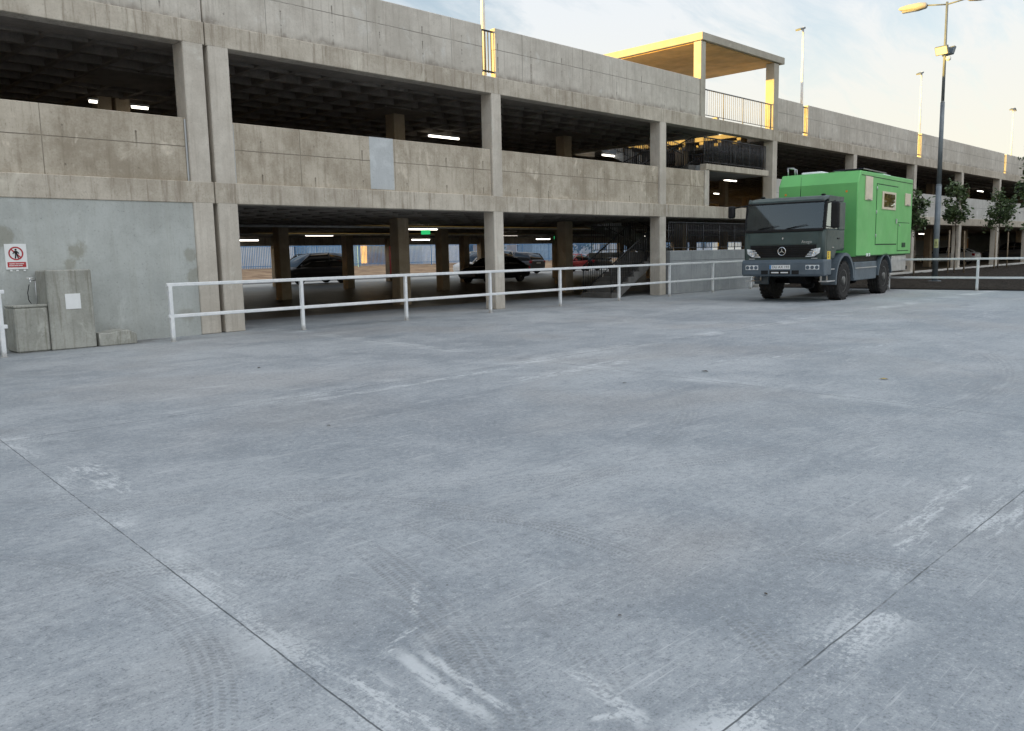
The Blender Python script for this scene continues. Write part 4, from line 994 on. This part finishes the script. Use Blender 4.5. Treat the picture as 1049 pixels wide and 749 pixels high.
car('van', 28.9, 46.2, R(182), (0.012, 0.012, 0.014), 'black van on the far side of the garage with sunlit nose', 0, CG, 'parked_van')
car('sedan', 33.6, 34.6, R(183), (0.012, 0.012, 0.014), 'black sedan parked inside the garage behind the middle front column', 0, CG)
car('van', 44.9, 47.4, R(176), (0.72, 0.73, 0.74), 'white van standing beyond the black sedan', 0, CG, 'parked_van')
car('suv', 49.2, 48.0, R(92), (0.10, 0.10, 0.11), 'grey off roader right of the white van', 0, CG)
car('hatch', 55.6, 47.4, R(188), (0.42, 0.05, 0.06), 'small red hatchback in the bright gap beyond the wide inner column', 0, CG)
car('hatch', 58.6, 47.2, R(8), (0.015, 0.015, 0.017), 'small black hatchback touching the right of the red one', 0, CG)
CR = 'cars parked in the right half of the garage'
car('sedan', 73.9, 22.9, R(90), (0.55, 0.57, 0.60), 'silver sedan with red tail light behind the first staked tree', 0, CR)
car('suv', 90.6, 22.4, R(90), (0.09, 0.09, 0.10), 'black off roader behind the second staked tree', 0, CR)
car('hatch', 61.5, 24.0, R(90), (0.05, 0.012, 0.012), 'dark red hatchback glimpsed just behind the camper box', 0, CR)
car('suv', 104.0, 22.4, R(90), (0.03, 0.035, 0.045), 'dark blue off roader farthest right behind the black one', 0, CR)

# red riser and orange door inside the garage
t = empty('fire_hose_cabinet', (33.2, 43.3, 0), 'tall red fire cabinet beside a far ground floor column', 'fire cabinet')
MB().box(-.42, .42, -.12, .12, 0.35, 2.25, .02).build('cabinet', M_red, t); MB().box(-.2, .2, -.128, -.121, .45, .62).build('white_notice', M_plate, t); MB().cyl((.2, 0, 2.25), (.2, 0, 2.8), .05).build('riser_pipe', M_red, t)
M_ored = mat('orange_board', color=(0.50, 0.20, 0.05), rough=0.7)
t = empty('door', (92.0, 27.2, 0), 'orange wooden door deep in the garage right of the silver car', 'door', R(-30))
MB().box(-.75, .75, -.05, .05, 0, 2.2, .01).build('leaf', M_ored, t); MB().box(-.85, .85, -.03, .03, 2.202, 2.3, .01).build('lintel', M_white, t); MB().cyl((.6, -.1, 1.05), (.6, -.05, 1.05), .03).build('handle', M_chrome, t)

# ------------------------------------------------------------------ across the street
FN = empty('metal_fence', (24, 66.4, 0.7), 'blue metal fence running along the street behind the garage', 'fence')
for i in range(26):
    b = MB(); b.box(-.05, .05, -.05, .05, -.1, 2.3, .01); b.build('post', M_blue, FN, (i * 4.5, 0, 0))
    if i < 25:
        b = MB()
        for z in (.3, 2.0): b.box(.052, 4.448, -.02, .02, z - .03, z + .03)
        for k in range(26): xx = .2 + k * .162; b.box(xx - .03, xx + .03, -.034, -.021, .1, 2.2)
        b.build('pale_panel', M_blue, FN, (i * 4.5, 0, 0))
M_corr = mat('pale_cladding', color=(0.62, 0.64, 0.66), rough=0.6, vary=0.08, vscale=.4)
M_roof = mat('grey_roof', color=(0.2, 0.2, 0.21), rough=0.8)
M_brick = mat('tan_wall', color=(0.42, 0.33, 0.25), rough=0.85, vary=.15, vscale=.8)
M_bluec = mat('light_blue_container', color=(0.34, 0.44, 0.54), rough=0.6)
def shed(x, y, w, d, h, m, label, nwin, wz=1.2):
    t = empty('warehouse', (x, y, 0.7), label, 'building')
    MB().box(0, w, 0, d, 0, h).build('wall', m, t)
    b = MB(); b.prism([(-.3, h), (d / 2, h + 1.2), (d + .3, h), (d + .3, h + .15), (d / 2, h + 1.35), (-.3, h + .15)], -.3, w + .3, 'x'); b.build('roof', M_roof, t)
    for k in range(nwin):
        xx = w * (k + .5) / nwin; f_ = MB().box(xx - .9, xx + .9, -.04, .0, wz, wz + 1.4, .01).build('window', M_white, t); MB().box(xx - .82, xx + .82, -.055, -.042, wz + .08, wz + 1.32).build('pane', M_dkglass, f_)
    MB().box(w * .48, w * .48 + 2.6, -.05, -.002, 0, 2.9, .01).build('roller_door', M_galv, t)
t = empty('shade_block', (-70, 76, 0), 'unseen plain block at the far left, added to shade the far street', 'building')  # block out of view, added so its shadow falls on the far street
MB().box(0, 70, 0, 16, 0, 10.5).build('wall', M_brick, t); MB().box(-.3, 70.3, -.3, 16.3, 10.502, 11).build('roof', M_roof, t)
for k in range(13):
    for j in range(3): MB().box(2.5 + 5 * k, 4.3 + 5 * k, -.05, -.002, 2.2 + 3.2 * j, 3.6 + 3.2 * j).build('window', M_dkglass, t)
shed(30, 80, 26, 14, 5.0, M_corr, 'pale clad warehouse behind the blue fence, left', 5)
shed(64, 78, 24, 14, 5.6, M_brick, 'tan walled warehouse behind the blue fence, middle', 5)
shed(98, 80, 34, 16, 6.0, M_corr, 'large pale warehouse behind the blue fence, right', 6)
def container(x, y, m, label):
    t = empty('shipping_container', (x, y, 0.75), label, 'container', 0, 'containers behind the blue fence')
    b = MB(); b.box(0, 6, 0, 2.4, 0, 2.5, .03)
    for k in range(24): b.box(.15 + k * .24, .27 + k * .24, -.03, .0, .15, 2.35)
    b.build('body', m, t)
    for xx in (.05, 5.95): MB().box(xx - .06, xx + .06, -.05, .02, 0, 2.52).build('corner_post', m, t)
container(44, 71, M_bluec, 'light blue container behind the fence, seen left of the black van')
container(58, 71, M_white, 'white container behind the fence, seen between middle columns')
container(76, 71.5, M_bluec, 'light blue container behind the fence, near the red hatchback')
container(37, 72, M_corr, 'pale grey container behind the fence, farthest left')
for k, (x, y, zc, rx, rz) in enumerate(((47, 74, 4.6, 2.6, 2.6), (70, 73, 4.4, 2.4, 2.5), (61, 75.5, 4.8, 2.7, 2.9), (88, 74, 4.5, 2.8, 2.6))):
    tree(x, y, zc, rx, rz, 900, ('broad tree behind the blue container left of the street', 'broad tree between tan warehouse and fence', 'tall tree behind the white container', 'broad tree right of the second blue container')[k], 60 + k, 'trees across the street', .14, .28, 22, 'tree', 'street_tree')

# ------------------------------------------------------------------ litter on the lot
def leafmesh(s):
    b = MB(); pts = [(0, -1, 0), (.45, -.55, .12), (.6, 0, .22), (.4, .5, .15), (0, 1, .05), (-.4, .5, .2), (-.6, 0, .12), (-.45, -.55, .2)]
    V = [b.v((p[0] * s, p[1] * s, p[2] * s + .003)) for p in pts]; c = b.v((0, 0, .008))
    for i in range(8): b.f([c, V[i], V[(i + 1) % 8]])
    return b
M_yl = mat('yellow_leaf', color=(0.42, 0.29, 0.04), rough=0.7); M_bl = mat('brown_leaf', color=(0.06, 0.045, 0.035), rough=0.9)
o = leafmesh(.055).build('fallen_leaf', M_yl, None, (9.94, 3.71, .004), .4); tag(o, 'single yellow fallen leaf on the bare concrete right of centre', 'leaf')
for k, (x, y, s, lb) in enumerate(((9.29, 5.72, .05, 'dark curled leaf on the concrete, farthest and near the middle'), (7.89, 5.95, .03, 'dark leaf fragment lying left of the curled one'), (3.34, 1.73, .013, 'small dark leaf scrap near the front joint, right of centre'), (2.72, 2.08, .010, 'tiny dark crumb in the foreground left of the leaf scrap'), (5.9, 11.0, .04, 'dark leaf scrap in front of the plastered wall'), (4.2, 6.6, .025, 'brown leaf scrap on the left lot before the low slab'))):
    o = leafmesh(s).build('fallen_leaf', M_bl, None, (x, y, .004), k * 1.3); tag(o, lb, 'leaf')
